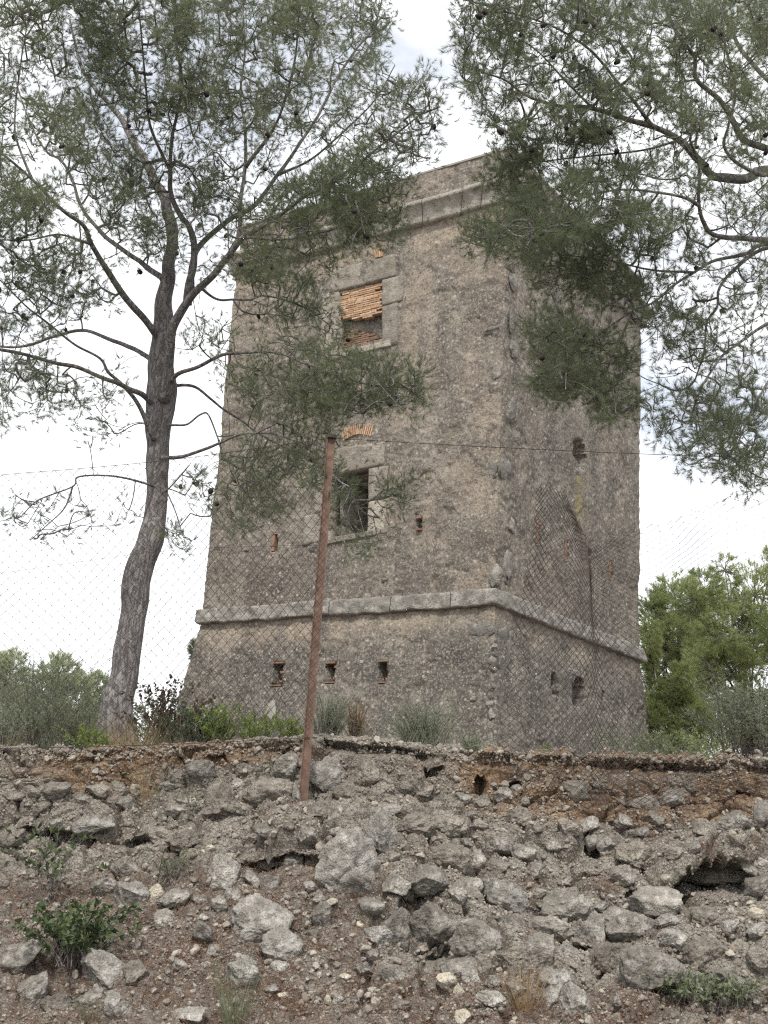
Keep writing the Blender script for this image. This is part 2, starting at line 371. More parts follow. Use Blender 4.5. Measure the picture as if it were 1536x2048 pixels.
lipc = sstep(8.05, 8.3, Yb)*(1-sstep(8.6, 9.2, Yb))
D += lipc*(.03*fbm(np.stack([X*9, Ar*9, X*0], -1), 3, 71)+.02*i2)
P1 = P0.copy()
P1[..., 1] += (D*NY+DY)*vis; P1[..., 2] += (D*NZ)*vis
top_ = sstep(8.25, 8.6, Yb)
P1[..., 2] -= top_*D*NZ*vis*.6 + .06*sstep(8.6, 9.4, Yb)*(1-sstep(12, 20, Yb))
for _ in range(2):
    xx, yy = proj(P1); m_ = np.where((Yb > 7.6) & (Yb < 12), yy, 9999.).min(1); xm = xx[:, np.argmin(np.abs(cs-12.5))]
    tgt = np.interp(xm, [-900, 0, 100, 300, 500, 640, 760, 850, 950, 1100, 1300, 1536, 2400], [1470, 1488, 1497, 1490, 1476, 1468, 1476, 1490, 1496, 1503, 1508, 1513, 1538.])
    dz_ = np.where(np.abs(xs) < 5, (m_-tgt)*8.5/F_PX, 0); kq = np.ones(45)/45; dz_ = np.convolve(np.pad(dz_, 22, 'edge'), kq, 'valid')
    P1[..., 2] += dz_[:, None]*sstep(.1, .55, P1[..., 2]-EYE)*(1-sstep(14, 30, Yb))
xx, yy = proj(P1); tg2 = np.interp(xx, [0, 100, 300, 500, 640, 760, 850, 950, 1100, 1300, 1536], [1488, 1497, 1490, 1476, 1468, 1476, 1490, 1496, 1503, 1508, 1513.])
nl_ = vnoise(np.stack([X*5, X*0, X*0], -1), 63); nl2 = vnoise(np.stack([X*1.7, X*0, X*0+4], -1), 64)
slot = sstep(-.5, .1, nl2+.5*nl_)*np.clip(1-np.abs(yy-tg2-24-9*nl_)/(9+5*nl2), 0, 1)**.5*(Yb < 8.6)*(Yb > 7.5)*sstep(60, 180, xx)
P1[..., 1] += .11*slot*(.65+.5*nl2)
crust = np.clip(1-np.abs(yy-tg2-8)/12, 0, 1)*(Yb < 8.6)*(Yb > 7.5)
P1[..., 1] -= .05*crust*(.55+.9*nl_+.8*(i2-.5)+.5*(i3-.5))
P1[..., 2] += (1-vis)*(Yb > 9)*.06*fbm(np.stack([X*.6, Yb*.6, X*0], -1), 3, 81)
PX, PY = proj(P1)
nse = fbm(np.stack([X*3.2, Ar*3.2, X*0], -1), 4, 101)
nse2 = fbm(np.stack([X*8, Ar*8, X*0], -1), 3, 111)
rust = np.zeros_like(X)
for cx, cy, rx, ry, a in [(190, 1540, 140, 55, 1.), (420, 1500, 290, 36, 1.), (985, 1540, 90, 85, 1.), (1130, 1595, 220, 60, .95), (1300, 1620, 280, 36, .9), (1480, 1575, 120, 60, .95), (1200, 1520, 400, 34, 1.), (290, 1570, 30, 60, .5), (60, 1530, 80, 40, .5)]:
    rust = np.maximum(rust, a*np.clip(1.5*(1-((PX-cx)/rx)**2-((PY-cy)/ry)**2)+.5*nse, 0, 1))
soil = np.clip(softL*1.1+.5*nse-.05, 0, 1)
for cx, cy, rx, ry in [(1290, 1650, 60, 40), (1065, 1770, 50, 40), (1420, 1700, 30, 45), (1190, 1770, 70, 30), (1080, 1880, 40, 60), (800, 1990, 260, 70), (1000, 2030, 200, 30), (1250, 2010, 120, 50), (1510, 1690, 30, 30)]:
    soil = np.maximum(soil, np.clip(1.3*(1-((PX-cx)/rx)**2-((PY-cy)/ry)**2)+.5*nse, 0, 1))
soil = np.maximum(soil, sstep(1985, 2040, PY)*.6)
soil = np.maximum(soil, 1-vis)
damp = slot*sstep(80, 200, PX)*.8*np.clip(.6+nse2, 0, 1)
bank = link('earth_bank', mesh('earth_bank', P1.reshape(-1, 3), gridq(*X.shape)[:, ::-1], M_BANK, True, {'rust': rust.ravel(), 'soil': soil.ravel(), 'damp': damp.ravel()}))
bank['kind'] = 'structure'
tu = np.gradient(P1, axis=0); tv = np.gradient(P1, axis=1); NB = nrm(np.cross(tu, tv)); NB *= np.sign(np.where(np.abs(NB[..., 2:3]) > 0, NB[..., 2:3], 1))
# lookup: photo pixel -> bank point
BIN = 4; LW, LH = 1536//BIN+60, 200
sel = (PX > -110) & (PX < 1640) & (PY > 1440) & (PY < 2200) & (Yb > 4) & (Yb < 8.6)
bi = ((PX[sel]+120)/BIN).astype(int); bj = ((PY[sel]-1440)/BIN).astype(int)
order = np.argsort(-P1[sel][:, 1]); LUT = np.full((460, 200), -1); fl = np.flatnonzero(sel.ravel())
LUT[bi[order], bj[order]] = fl[order]
for _ in range(4):
    for ax, d in ((0, 1), (0, -1), (1, 1), (1, -1)):
        Lr = np.roll(LUT, d, ax); LUT = np.where(LUT < 0, Lr, LUT)
PF, NF = P1.reshape(-1, 3), NB.reshape(-1, 3)
def on_bank(px, py):
    i = np.clip(((np.asarray(px)+120)/BIN).astype(int), 0, 459); j = np.clip(((np.asarray(py)-1440)/BIN).astype(int), 0, 199)
    k = LUT[i, j]; return PF[k], NF[k]

# ------------------------------------------------------------------ the tower
X0, AZ, WL, WR = 2.3132, .6067, 7.825, 7.406
ZBT, ZBB, OB, ZCB, ZFT, OF, ZP = 5.0147+EYE, 4.6568+EYE, .0736, 13.6445+EYE, 14.1292+EYE, .3074, 14.9777+EYE
Cc = np.array([X0, 24.]); LD = np.array([-math.cos(AZ), math.sin(AZ)]); RD = np.array([math.sin(AZ), math.cos(AZ)])
tower = empty('watchtower', (X0+LD[0]*WL/2+RD[0]*WR/2, 24+LD[1]*WL/2+RD[1]*WR/2, 2.4), 'tall square weathered stone watchtower with a projecting band and moulded cornice, behind the fence', 'tower')
corners = [Cc, Cc+RD*WR, Cc+RD*WR+LD*WL, Cc+LD*WL]
CEN = sum(corners)/4
FACES = {'L': (Cc, LD, -RD, WL), 'R': (Cc, RD, -LD, WR), 'BL': (Cc+LD*WL, RD, LD, WR), 'BR': (Cc+RD*WR, LD, RD, WL)}
def tpt(face, a, o, z):
    """point on a face: a along it (0..1 mitred), o outward offset, z"""
    c, d, nn, L = FACES[face]
    a, o, z = np.broadcast_arrays(np.asarray(a, float), np.asarray(o, float), np.asarray(z, float))
    q = c + np.multiply.outer(0*a, d) + (-o + a*(L+2*o))[..., None]*d + o[..., None]*nn
    return np.concatenate([q, z[..., None]], -1)
def on_face(face, px, py, o=0.):
    """photo pixel -> world point on the plane of a face"""
    c, d, nn, L = FACES[face]
    r = fw + (px-768)/F_PX*CR + (1024-py)/F_PX*CU
    t = ((c+nn*o)@nn)/(r[:2]@nn); return r*t + np.array([0, 0, EYE])
BAT = .145
def rect(x0, y0, x1, y1, s=0.): return [(x0, y0), (x1, y0-s), (x1, y1-s), (x0, y1)]
UPW = [(678, 582), (764, 560), (765, 676), (677, 700)]
LOW = [(666, 951), (738, 936), (736, 1063), (661, 1079)]
OPEN = {'L': [(UPW, .28), (LOW, 3.6), ([(833, 1040), (837, 1034), (843, 1037), (842, 1058), (835, 1060)], .35), (rect(543, 1068, 553, 1102, 1), .16),
              ([(544, 1372), (551, 1340), (547, 1326), (566, 1324), (563, 1372)], .55), ([(650, 1366), (655, 1350), (652, 1326), (669, 1324), (667, 1365)], .6), ([(757, 1366), (758, 1322), (773, 1320), (775, 1345), (770, 1366)], .6),
              ([(957, 388), (966, 386), (966, 390), (957, 392)], .2)],
        'R': [([(1146, 882), (1152, 876), (1165, 880), (1170, 900), (1172, 925), (1166, 940), (1158, 925), (1147, 912)], .95), (rect(1074, 1045, 1081, 1086, -3), .14), (rect(1130, 1080, 1137, 1121, -3), .14), (rect(1219, 1121, 1226, 1159, -3), .14),
              ([(1176, 1098), (1183, 1100), (1184, 1112), (1178, 1110)], .25), ([(1101, 1352), (1108, 1344), (1115, 1360), (1116, 1392), (1106, 1398), (1103, 1375)], .5),
              ([(1145, 1375), (1153, 1354), (1164, 1358), (1172, 1385), (1171, 1412), (1158, 1418), (1147, 1410)], .8), (rect(1204, 1382, 1210, 1422, -3), .2)]}
def wall(face, z0, z1, step, plinth, mat, name):
    c, d, nn, L = FACES[face]
    na = int(L/step)+1; nz_ = int((z1-z0)/step)+1
    A, Z = np.meshgrid(np.linspace(0, 1, na), np.linspace(z0, z1, nz_), indexing='ij')
    o = BAT*(ZBB-Z) if plinth else 0*Z
    P = tpt(face, A, o, Z)
    ed = np.minimum(A, 1-A)*L
    t = sstep(.25, 0, ed)
    cc = np.where((A < .5)[..., None], c, c+d*L)
    dg = nrm(cc-CEN)
    dirn = nn*(1-t[..., None]) + dg*t[..., None]*1.2
    amp = 1.5 if plinth else 1.
    fe = t*(0 if False else 1); h = (.035-.02*t)*fbm(P*.9, 3, 201) + (.022-.009*t)*fbm(P*3.1, 4, 211, .6)
    h += .010*fbm(P*19, 2, 235, .7)*(.5 if t is None else 1)
    uu = P@np.array([.8, .6, .0]) + P[..., 0]*.4; f1, f2, i1 = worley(uu*7, P[..., 2]*7.5, 221)
    h += amp*.022*(np.sqrt(np.clip(1-f1**2, 0, 1))-.6)*np.clip(i1*1.6-.3, 0, 1)*(1-.6*t)
    h += amp*.012*fbm(P*9, 3, 231, .7)
    # render fallen off along the corner: ragged edge
    front = np.hypot(P[..., 0]-X0, P[..., 1]-24.) < 1.2
    h -= t*(np.where(front, .055, .012)*np.clip(fbm(P*2.3, 3, 241)+.1, 0, 1))
    # patches where the outer skin has fallen away
    pat = sstep(.18, .3, fbm(P*np.array([1.1, 1.1, .9]), 4, 251, .6)) if not plinth else sstep(.3, .4, fbm(P*1.3, 4, 253, .6))
    h = h*.72 - .026*pat
    P[..., :2] += h[..., None]*dirn
    x, y = proj(P)
    # ochre / moss stains
    n1 = fbm(P*np.array([1.5, 1.5, 1.2]), 4, 261); nv = fbm(P*np.array([2.6, 2.6, .25]), 3, 263)
    if plinth:
        och = np.clip(sstep(.75, .05, ZBB-Z+.35*n1)*(1 if face != 'R' else .8)*np.clip(.95+.8*nv, 0, 1), 0, 1)
    else:
        och = .38*pat + np.clip(sstep(.9, 0, ZCB-Z+.5*n1), 0, 1)*.8
        if face == 'L':
            och += .55*np.clip(1-((A*L-1.9)/.9)**2, 0, 1)*sstep(2, 6, Z-ZBT)*np.clip(.5+nv, 0, 1)
            och += .35*sstep(2.5, 0, A*L)*np.clip(.4+n1, 0, 1)
            och += .5*sstep(.72, .95, A)*sstep(4, 7, Z-ZBT)
        if face == 'R': och *= .6
        och = np.where(Z > ZFT, .3+.35*np.clip(n1, -1, 1), och)
    moss = np.zeros_like(A)
    if face == 'R' and not plinth: moss = np.clip(1-((x-1158)/11)**2, 0, 1)*sstep(930, 950, y)*sstep(1080, 1000, y)
    for poly, dep in OPEN.get(face, []):
        jx = 1.2*vnoise(P*7, 271); jy = 1.2*vnoise(P*7, 272)
        m = inpoly(x+jx, y+jy, poly)
        P[..., :2] -= (m*dep)[..., None]*nn
    fl_ = gridq(na, nz_)
    if face in ('R', 'BR'): fl_ = fl_[:, ::-1] if False else fl_
    return P, fl_, och, moss
def walls(name, mat, z0, z1, plinth):
    mb = MB(); oc = []; mo = []
    for f in ('L', 'R', 'BL', 'BR'):
        P, q, o, m = wall(f, z0, z1, .034 if f in 'LR' else .12, plinth, mat, name)
        mb.add(P, q); oc.append(o.ravel()); mo.append(m.ravel())
    me = mesh(name, np.concatenate(mb.V), np.concatenate(mb.Q), mat, True, {'ochre': np.clip(np.concatenate(oc), 0, 1), 'moss': np.concatenate(mo)})
    return link(name, me, tower)
walls('plinth', M_PLINTH, 2.0, ZBB, True)
walls('shaft', M_SHAFT, ZBB, ZP, False)
def ring(name, profile, joints, mat, jit=.012, rough=.012):
    """course of stone blocks swept round the tower; profile = [(offset, z)...]"""
    mb = MB(); pr = np.array(profile)
    # densify profile
    q = [];
    for i in range(len(pr)-1):
        k = max(2, int(np.hypot(*(pr[i+1]-pr[i]))/.04)+1)
        q += [pr[i]+(pr[i+1]-pr[i])*t for t in np.linspace(0, 1, k)[:-1]]
    q.append(pr[-1]); q = np.array(q)
    for f in ('L', 'R', 'BL', 'BR'):
        Lf = FACES[f][3]; js = joints[f]; js = [0]+js+[1]
        for a, b in zip(js[:-1], js[1:]):
            g0 = 0 if a == 0 else .008/Lf; g1 = 0 if b == 1 else .008/Lf
            k = max(3, int((b-a)*Lf/.05)); tt = np.linspace(a+g0, b-g1, k)
            A, I = np.meshgrid(tt, np.arange(len(q)), indexing='ij')
            jo, jz = rng.normal(0, jit*.5), rng.normal(0, jit*.5)
            if a == 0 or b == 1: jo = jz = 0
            O = q[I, 0]+jo; Z = q[I, 1]+jz
            P = tpt(f, A, np.maximum(O, -.05), Z)
            hh = rough*fbm(P*5, 4, 301, .6)
            c2 = nrm(P[..., :2]-CEN); P[..., :2] += (hh*1.3)[..., None]*c2; P[..., 2] += rough*.8*vnoise(P*4, 311)
            # worn ends at the joints
            e = np.minimum(A-a, b-A)*Lf; wear = sstep(.035, 0, e)*(.012 if (a != 0) else .006); P[..., :2] -= wear[..., None]*c2
            mb.add(P, gridq(k, len(q)))
            for col_, rv in ((0, 0), (k-1, 1)):       # end caps
                ring_ = P[col_]; m = ring_.mean(0)[None]
                T = [[i, i+1, len(ring_)] for i in range(len(ring_)-1)]
                mb.add(np.concatenate([ring_, m]), None, T)
    return link(name, mb.mesh(name, mat), tower)
def jn(face, pxs, py): # joints measured on the photo
    c, d, nn, L = FACES[face]; out = []
    for x, y in zip(pxs, py):
        p = on_face(face, x, y)
        out.append(float((p[:2]-c)@d/L))
    return sorted(out)
bj_ = {'L': jn('L', [423, 498, 580, 664, 783, 900], [1235, 1230, 1222, 1215, 1205, 1190]), 'R': [.16, .33, .5, .66, .83], 'BL': [.2, .4, .6, .8], 'BR': [.2, .4, .6, .8]}
ring('string_course', [(-.08, ZBB+.0), (OB+.045, ZBB+.02), (OB+.055, ZBB+.05), (OB+.03, ZBT-.02), (OB, ZBT), (-.05, ZBT+.03)], bj_, M_COURSE, .018, .03)
cj = {'L': jn('L', [849, 923, 962], [400, 385, 370])+[.42, .6, .8], 'R': [.14, .3, .46, .62, .8], 'BL': [.25, .5, .75], 'BR': [.25, .5, .75]}
cj['L'] = sorted(x for x in cj['L'])
ring('cornice', [(-.05, ZCB-.01), (.105, ZCB), (.115, ZCB+.05), (.14, ZCB+.16), (.185, ZCB+.27), (.25, ZCB+.345), (.295, ZCB+.375), (OF, ZCB+.385), (OF, ZFT-.01), (OF-.02, ZFT), (-.05, ZFT+.04)], cj, M_CORN, .016, .012)
mb = MB(); cap = np.array([np.append(q+nrm(q-CEN)*.02, ZP) for q in corners]); cap2 = cap.copy(); cap2[:, 2] += .05
mb.add(np.concatenate([cap, cap2]), [[0, 1, 2, 3], [4, 7, 6, 5], [0, 4, 5, 1], [1, 5, 6, 2], [2, 6, 7, 3], [3, 7, 4, 0]])
link('parapet_coping', mb.mesh('parapet_coping', M_RENDER, False), tower)

def block(face, quad, out, depth, seed=0, rough=.008, mat=None):
    """dressed stone whose face is the photo quad (4 px corners) on a face"""
    c, d, nn, L = FACES[face]; n3 = np.append(nn, 0)
    q = np.array([on_face(face, *p) for p in quad]); k = 14
    u, v = np.meshgrid(np.linspace(0, 1, k), np.linspace(0, 1, k), indexing='ij')
    P = ((1-u)*(1-v))[..., None]*q[0] + (u*(1-v))[..., None]*q[1] + (u*v)[..., None]*q[2] + ((1-u)*v)[..., None]*q[3]
    e = np.minimum(np.minimum(u, 1-u), np.minimum(v, 1-v))
    dx = .012*vnoise(P*6, 400+seed)
    P = P + n3*(out + rough*fbm(P*7, 4, 410+seed) - .012*sstep(.08, 0, e))[..., None] + np.append(d, 0)*(dx*sstep(.15, 0, e))[..., None]
    B = P - n3*(depth+out)
    Q = gridq(k, k); idx = np.arange(k*k).reshape(k, k)
    rim = np.concatenate([idx[:, 0], idx[-1, 1:], idx[-2::-1, -1], idx[0, -2:0:-1]]); r2 = np.roll(rim, -1)
    sides = np.stack([rim, rim+k*k, r2+k*k, r2], -1)
    mb = MB(); mb.add(np.concatenate([P.reshape(-1, 3), B.reshape(-1, 3)]), np.concatenate([Q, Q[:, ::-1]+k*k, sides])); return mb
def fr(parent, name, face, quad, out=.015, depth=.28, seed=0, mat=M_BLOCK, rough=.008):
    return link(name, block(face, quad, out, depth, seed, rough).mesh(name, mat), parent)
def brickwork(face, poly, z_in, rowh, blen, mat, arch=False):
    """bricks as real boxes filling a px polygon, set z_in behind the face plane"""
    c, d, nn, L = FACES[face]; n3 = np.append(nn, 0); d3 = np.append(d, 0)
    q = np.array([on_face(face, *p) for p in poly]); a = (q[:, :2]-c)@d; zz = q[:, 2]
    pl = list(zip(a, zz)); mb = MB(); rg = np.random.default_rng(int(abs(poly[0][0]*7+poly[0][1])))
    r = 0; z = zz.min()
    while z < zz.max():
        x = a.min()-rg.uniform(0, blen)
        while x < a.max():
            l = blen*rg.uniform(.8, 1.15); h = rowh*rg.uniform(.85, 1.05)
            cx_, cz_ = x+l/2, z+rowh/2
            if inpoly(np.array([cx_]), np.array([cz_]), pl)[0] and rg.random() > .04:
                lo = max(x, a.min()); hi = min(x+l-.008, a.max()); p = np.append(c+d*(lo+hi)/2, cz_) - n3*(z_in+.06+rg.uniform(-.012, .012))
                tl = rg.normal(0, .02)
                box(mb, p, d3*(hi-lo)/2, n3*.06, np.array([0, 0, h/2-.005])+d3*tl*0, a=rg.random())
            x += l
        z += rowh
    return mb
# upper window
uw = link('upper_window', brickwork('L', [(678, 583), (764, 561), (765, 622), (742, 632), (700, 638), (679, 634)], .05, .052, .24, M_BRICK).mesh('upper_window', M_BRICK, False), tower)
uw['label'] = 'upper window half walled up with orange bricks'
link('bricks', brickwork('L', [(678, 650), (700, 655), (740, 665), (765, 690), (765, 676), (677, 700)], .16, .052, .24, M_TERRA).mesh('bricks', M_TERRA, False), uw)
def sub(o, parent):
    return o
fr(uw, 'lintel', 'L', [(655, 588), (793, 551), (789, 508), (657, 543)], .018, .3, 1)
fr(uw, 'jamb', 'L', [(764.5, 612), (806, 601), (808, 550), (764.5, 560)], .02, .3, 2)
fr(uw, 'jamb', 'L', [(764.5, 695), (795, 688), (795, 604), (764.5, 613)], .012, .3, 3)
fr(uw, 'jamb', 'L', [(640, 728), (678, 717), (678, 583), (645, 590)], .025, .3, 4)
fr(uw, 'sill', 'L', [(660, 722), (782, 692), (782, 680), (660, 709)], .04, .3, 5)
mb = MB()
for i in range(4):
    x = 752+i*4.4; box(mb, on_face('L', x, 508-i*1.0)-np.append(FACES['L'][2], 0)*-.004, np.append(LD, 0)*.022, np.append(-RD, 0)*.03, np.array([0, 0, .11])+np.append(LD, 0)*(.03-i*.008), a=rng.random())
link('relieving_arch', mb.mesh('relieving_arch', M_BRICK, False), uw)
lw_ = empty('lower_window', tuple(on_face('L', 700, 1000)), '', ''); del lw_['category']; lw_['label'] = 'lower window standing open and dark'
lw_.parent = tower; lw_.location = Vector(lw_.location)-Vector(tower.location)
def wchild(name, me, par):
    o = bpy.data.objects.new(name, me); COL.objects.link(o); o.parent = par
    o.location = -(Vector(par.location)+Vector(tower.location)); return o
def fr2(name, quad, out, seed, mat=M_BLOCK):
    return wchild(name, block('L', quad, out, .3, seed).mesh(name, mat), lw_)
fr2('lintel', [(655, 953), (768, 929), (770, 881), (660, 900)], .016, 11)
fr2('jamb', [(736.5, 1002), (772, 994), (777, 931), (738, 938)], .02, 12)
fr2('jamb', [(735.5, 1068), (768, 1060), (772, 997), (737, 1004)], .026, 13)
fr2('jamb', [(604, 1092), (661, 1079), (664, 1020), (608, 1033)], .02, 14)
fr2('jamb', [(630, 1028), (664, 1019), (667, 952), (634, 958)], .026, 15)
fr2('sill', [(640, 1092), (775, 1066), (775, 1056), (640, 1080)], .045, 16)
mb = MB()
for i in range(15):
    t = i/14; x = 688+t*56; yy = 872-8*math.sin(t*math.pi)-t*9
    ang = (t-.45)*.5
    box(mb, on_face('L', x, yy)+np.append(FACES['L'][2], 0)*.004, np.append(LD, 0)*.017, np.append(-RD, 0)*.03, np.array([0, 0, .115])-np.append(LD, 0)*ang*.11, a=rng.random())
wchild('relieving_arch', mb.mesh('relieving_arch', M_BRICK, False), lw_)
# loopholes: brick linings
def lining(face, quad, din, mat, lbl=None):
    mb = MB(); c, d, nn, L = FACES[face]; n3 = np.append(nn, 0); d3 = np.append(d, 0)
    off = 0
    q = np.array([on_face(face, *p) for p in quad]);
    zc = q[:, 2].mean(); off = BAT*(ZBB-zc) if zc < ZBB else 0
    q = np.array([on_face(face, *p, o=off) for p in quad])
    a0 = ((q[:, :2]-c)@d).min(); a1 = ((q[:, :2]-c)@d).max(); z0, z1 = q[:, 2].min(), q[:, 2].max()
    wd, hg = a1-a0, z1-z0
    mid = np.append(c+d*(a0+a1)/2+nn*off, (z0+z1)/2)
    return mb, mid, wd, hg, d3, n3
for face, q in (('L', rect(543, 1068, 553, 1102, 1)), ('R', rect(1073, 1046, 1082, 1086, -3)), ('R', rect(1129, 1081, 1138, 1121, -3)), ('R', rect(1218, 1122, 1227, 1159, -3))):
    mb, mid, wd, hg, d3, n3 = lining(face, q, .1, M_TERRA)
    z = -hg/2
    while z < hg/2-.02:
        h = rng.uniform(.09, .16); box(mb, mid+np.array([0, 0, z+h/2])+d3*(wd*(.2 if face == 'L' else -.2)+rng.normal(0, .006))-n3*(.06+rng.uniform(-.012, .012)), d3*wd*.26, n3*.06, np.array([0, 0, h*.49]), a=rng.random()); z += h
    box(mb, mid+np.array([0, 0, hg*.5])-n3*.045, d3*wd*.55, n3*.05, np.array([0, 0, .015]), a=.8)
    link('slit', mb.mesh('slit', M_TERRA, False), tower)
for face, q in (('L', rect(545, 1326, 564, 1371)), ('L', rect(651, 1326, 669, 1365)), ('L', rect(757, 1322, 773, 1365)), ('L', rect(833, 1036, 842, 1059))):
    mb, mid, wd, hg, d3, n3 = lining(face, q, .3, M_TERRA)
    s_ = 1 if rng.random() < .5 else -1
    box(mb, mid+np.array([0, 0, hg*.5])-n3*.06+d3*rng.normal(0, .015), d3*wd*.5, n3*.09, np.array([0, 0, .018])+d3*rng.normal(0, .006), a=rng.random())
    box(mb, mid-np.array([0, 0, hg*.5])-n3*.055+d3*rng.normal(0, .015), d3*wd*.52, n3*.10, np.array([0, 0, .016])+d3*rng.normal(0, .005), a=rng.random()*.4)
    z = -hg*.47
    while z < hg*.42:
        h = rng.uniform(.045, .11); box(mb, mid+np.array([0, 0, z+h/2])-d3*(wd*(.36+.12*abs(rng.normal())))-n3*(.17+rng.uniform(-.06, .06)), d3*wd*rng.uniform(.1, .22), n3*.12, np.array([0, 0, h*.46])+d3*rng.normal(0, .008), a=rng.random()); z += h
    link('loophole', mb.mesh('loophole', M_TERRA, False), tower)

# ------------------------------------------------------------------ rocks
def ico(sub):
    import bmesh
    bm = bmesh.new(); bmesh.ops.create_icosphere(bm, subdivisions=sub, radius=1)
    V = np.array([v.co[:] for v in bm.verts]); T = np.array([[v.index for v in f.verts] for f in bm.faces]); bm.free(); return V, T
ICO = {k: ico(k) for k in (1, 2, 3, 4, 5)}
def rock_shape(sub, seed, cuts=9, rough=.09, edge=.72):
    V, T = ICO[sub]; V = V.copy(); rg = np.random.default_rng(seed)
    N = nrm(rg.normal(size=(cuts, 3))); dd = rg.uniform(edge-.26, edge+.14, cuts)
    for nn, d in zip(N, dd):
        s = V@nn - d; V = V - np.clip(s, 0, None)[:, None]*nn*.94
    V /= np.abs(V).max(0)[None]; V = np.sign(V)*np.abs(V)**1.06
    o = rg.uniform(-50, 50, 3)
    dirn = nrm(V)
    V = V + dirn*(rough*1.1*fbm(V*1.6+o, 3, 501)+rough*.7*fbm(V*4.5+o, 4, 511, .68)-rough*.2*np.abs(fbm(V*2.6+o, 3, 515))+rough*.2*fbm(V*17+o, 2, 517))[:, None]
    if sub >= 4:                                              # pits
        f1 = vnoise(V*7+o, 521); V -= dirn*(rough*.5*np.clip(f1-.25, 0, 1))[:, None]
    return V, T
def corner_stone(name, face, px, py, w, h, mat, out=.02, rot=0, thick=.07):
    o0 = on_face(face, px, py); z = o0[2]; off = BAT*(ZBB-z) if z < ZBB else 0
    p = on_face(face, px, py, off); c, d, nn, L = FACES[face]; k = np.linalg.norm(p-np.array([0, 0, EYE]))/F_PX
    V, T = rock_shape(4, int(px*3+py), 7, .12); d3, n3 = np.append(d, 0), np.append(nn, 0); fo = abs(d@np.array([1, 0])); fo = max(fo, .3)
    ca, sa = math.cos(R(rot)), math.sin(R(rot)); a1 = d3*ca+np.array([0, 0, 1])*sa; a2 = -d3*sa+np.array([0, 0, 1])*ca
    V = V[:, :1]*w*k/2/fo*a1+V[:, 1:2]*thick*n3+V[:, 2:]*h*k/2*1.05*a2
    link(name, mesh(name, V+p+n3*(out-thick*.5), T, mat), tower)
for face, px, py, w, h, rot in [('R', 1022, 820, 26, 60, 0), ('R', 1012, 945, 36, 52, -10), ('R', 1018, 1140, 28, 74, 0), ('R', 1022, 1050, 18, 40, 10), ('R', 1030, 700, 26, 40, -20), ('R', 1024, 640, 18, 60, 0), ('R', 1026, 560, 22, 40, 0), ('R', 1006, 1270, 28, 50, -20), ('L', 985, 660, 44, 16, -4), ('L', 960, 1262, 56, 34, -4), ('R', 1020, 1010, 14, 26, 0), ('R', 1036, 880, 14, 20, 0), ('L', 990, 1150, 26, 46, 0), ('L', 985, 940, 20, 40, 0), ('L', 992, 745, 20, 30, 10)]:
    corner_stone('quoin', face, px, py, w, h, M_COURSE, rot=rot)
yy = 1288
for h in (14, 16, 22, 12, 22, 26, 14, 22, 30, 26, 44):
    corner_stone('quoin', 'L', 986-(yy-1288)*.035+rng.normal(0, 1.5), yy+h/2, rng.uniform(12, 20), h*1.1, M_COURSE, .015, rng.uniform(-25, 25), .08); yy += h*.86
for face, px, py, w, h in [('L', 492, 1097, 22, 16), ('L', 540, 1430, 30, 60), ('L', 768, 1160, 18, 9), ('L', 877, 1284, 9, 8), ('L', 835, 1022, 12, 18), ('L', 948, 1398, 18, 12), ('L', 628, 1095, 26, 18), ('R', 1158, 945, 24, 20), ('R', 1096, 1060, 12, 24), ('R', 1110, 1398, 16, 16), ('R', 1150, 1345, 40, 14)]:
    corner_stone('facing_stone', face, px, py, w, h, M_COURSE if h < 50 else M_RENDER, .012, 0, .05)
ROCK_PX = []
def rock(px, py, wpx, hpx, label, mat=M_ROCK, rot=0., sub=4, sink=.2, group=None, cuts=9, name='rock', cat='rock', deep=1., rough=.09):
    p, nn = on_bank(px, py); k = p[1]/F_PX*1.03
    hx, hz = wpx*k/2, hpx*k/2; hy = (hx+hz)/2*.8*deep
    sd_ = int(px*13+py*7); V, T = rock_shape(sub, sd_, cuts, rough)
    ca, sa = math.cos(R(rot)), math.sin(R(rot))
    ax = np.array(CR)*ca + np.array(CU)*sa; az = -np.array(CR)*sa + np.array(CU)*ca; ay = np.array(fw)
    V = V[:, :1]*hx*ax + V[:, 1:2]*hy*ay + V[:, 2:]*hz*az
    c = p + np.array([0, -1, .25])*hy*(.45-sink)
    o = link(name, mesh(name, V, T, mat, True), None, tuple(c))
    tag(o, label, cat, group); ROCK_PX.append((px, py, max(wpx, hpx)/2)); return o
G, PL, CRM, TN = M_ROCK, M_PALE, M_CREAM, M_TAN
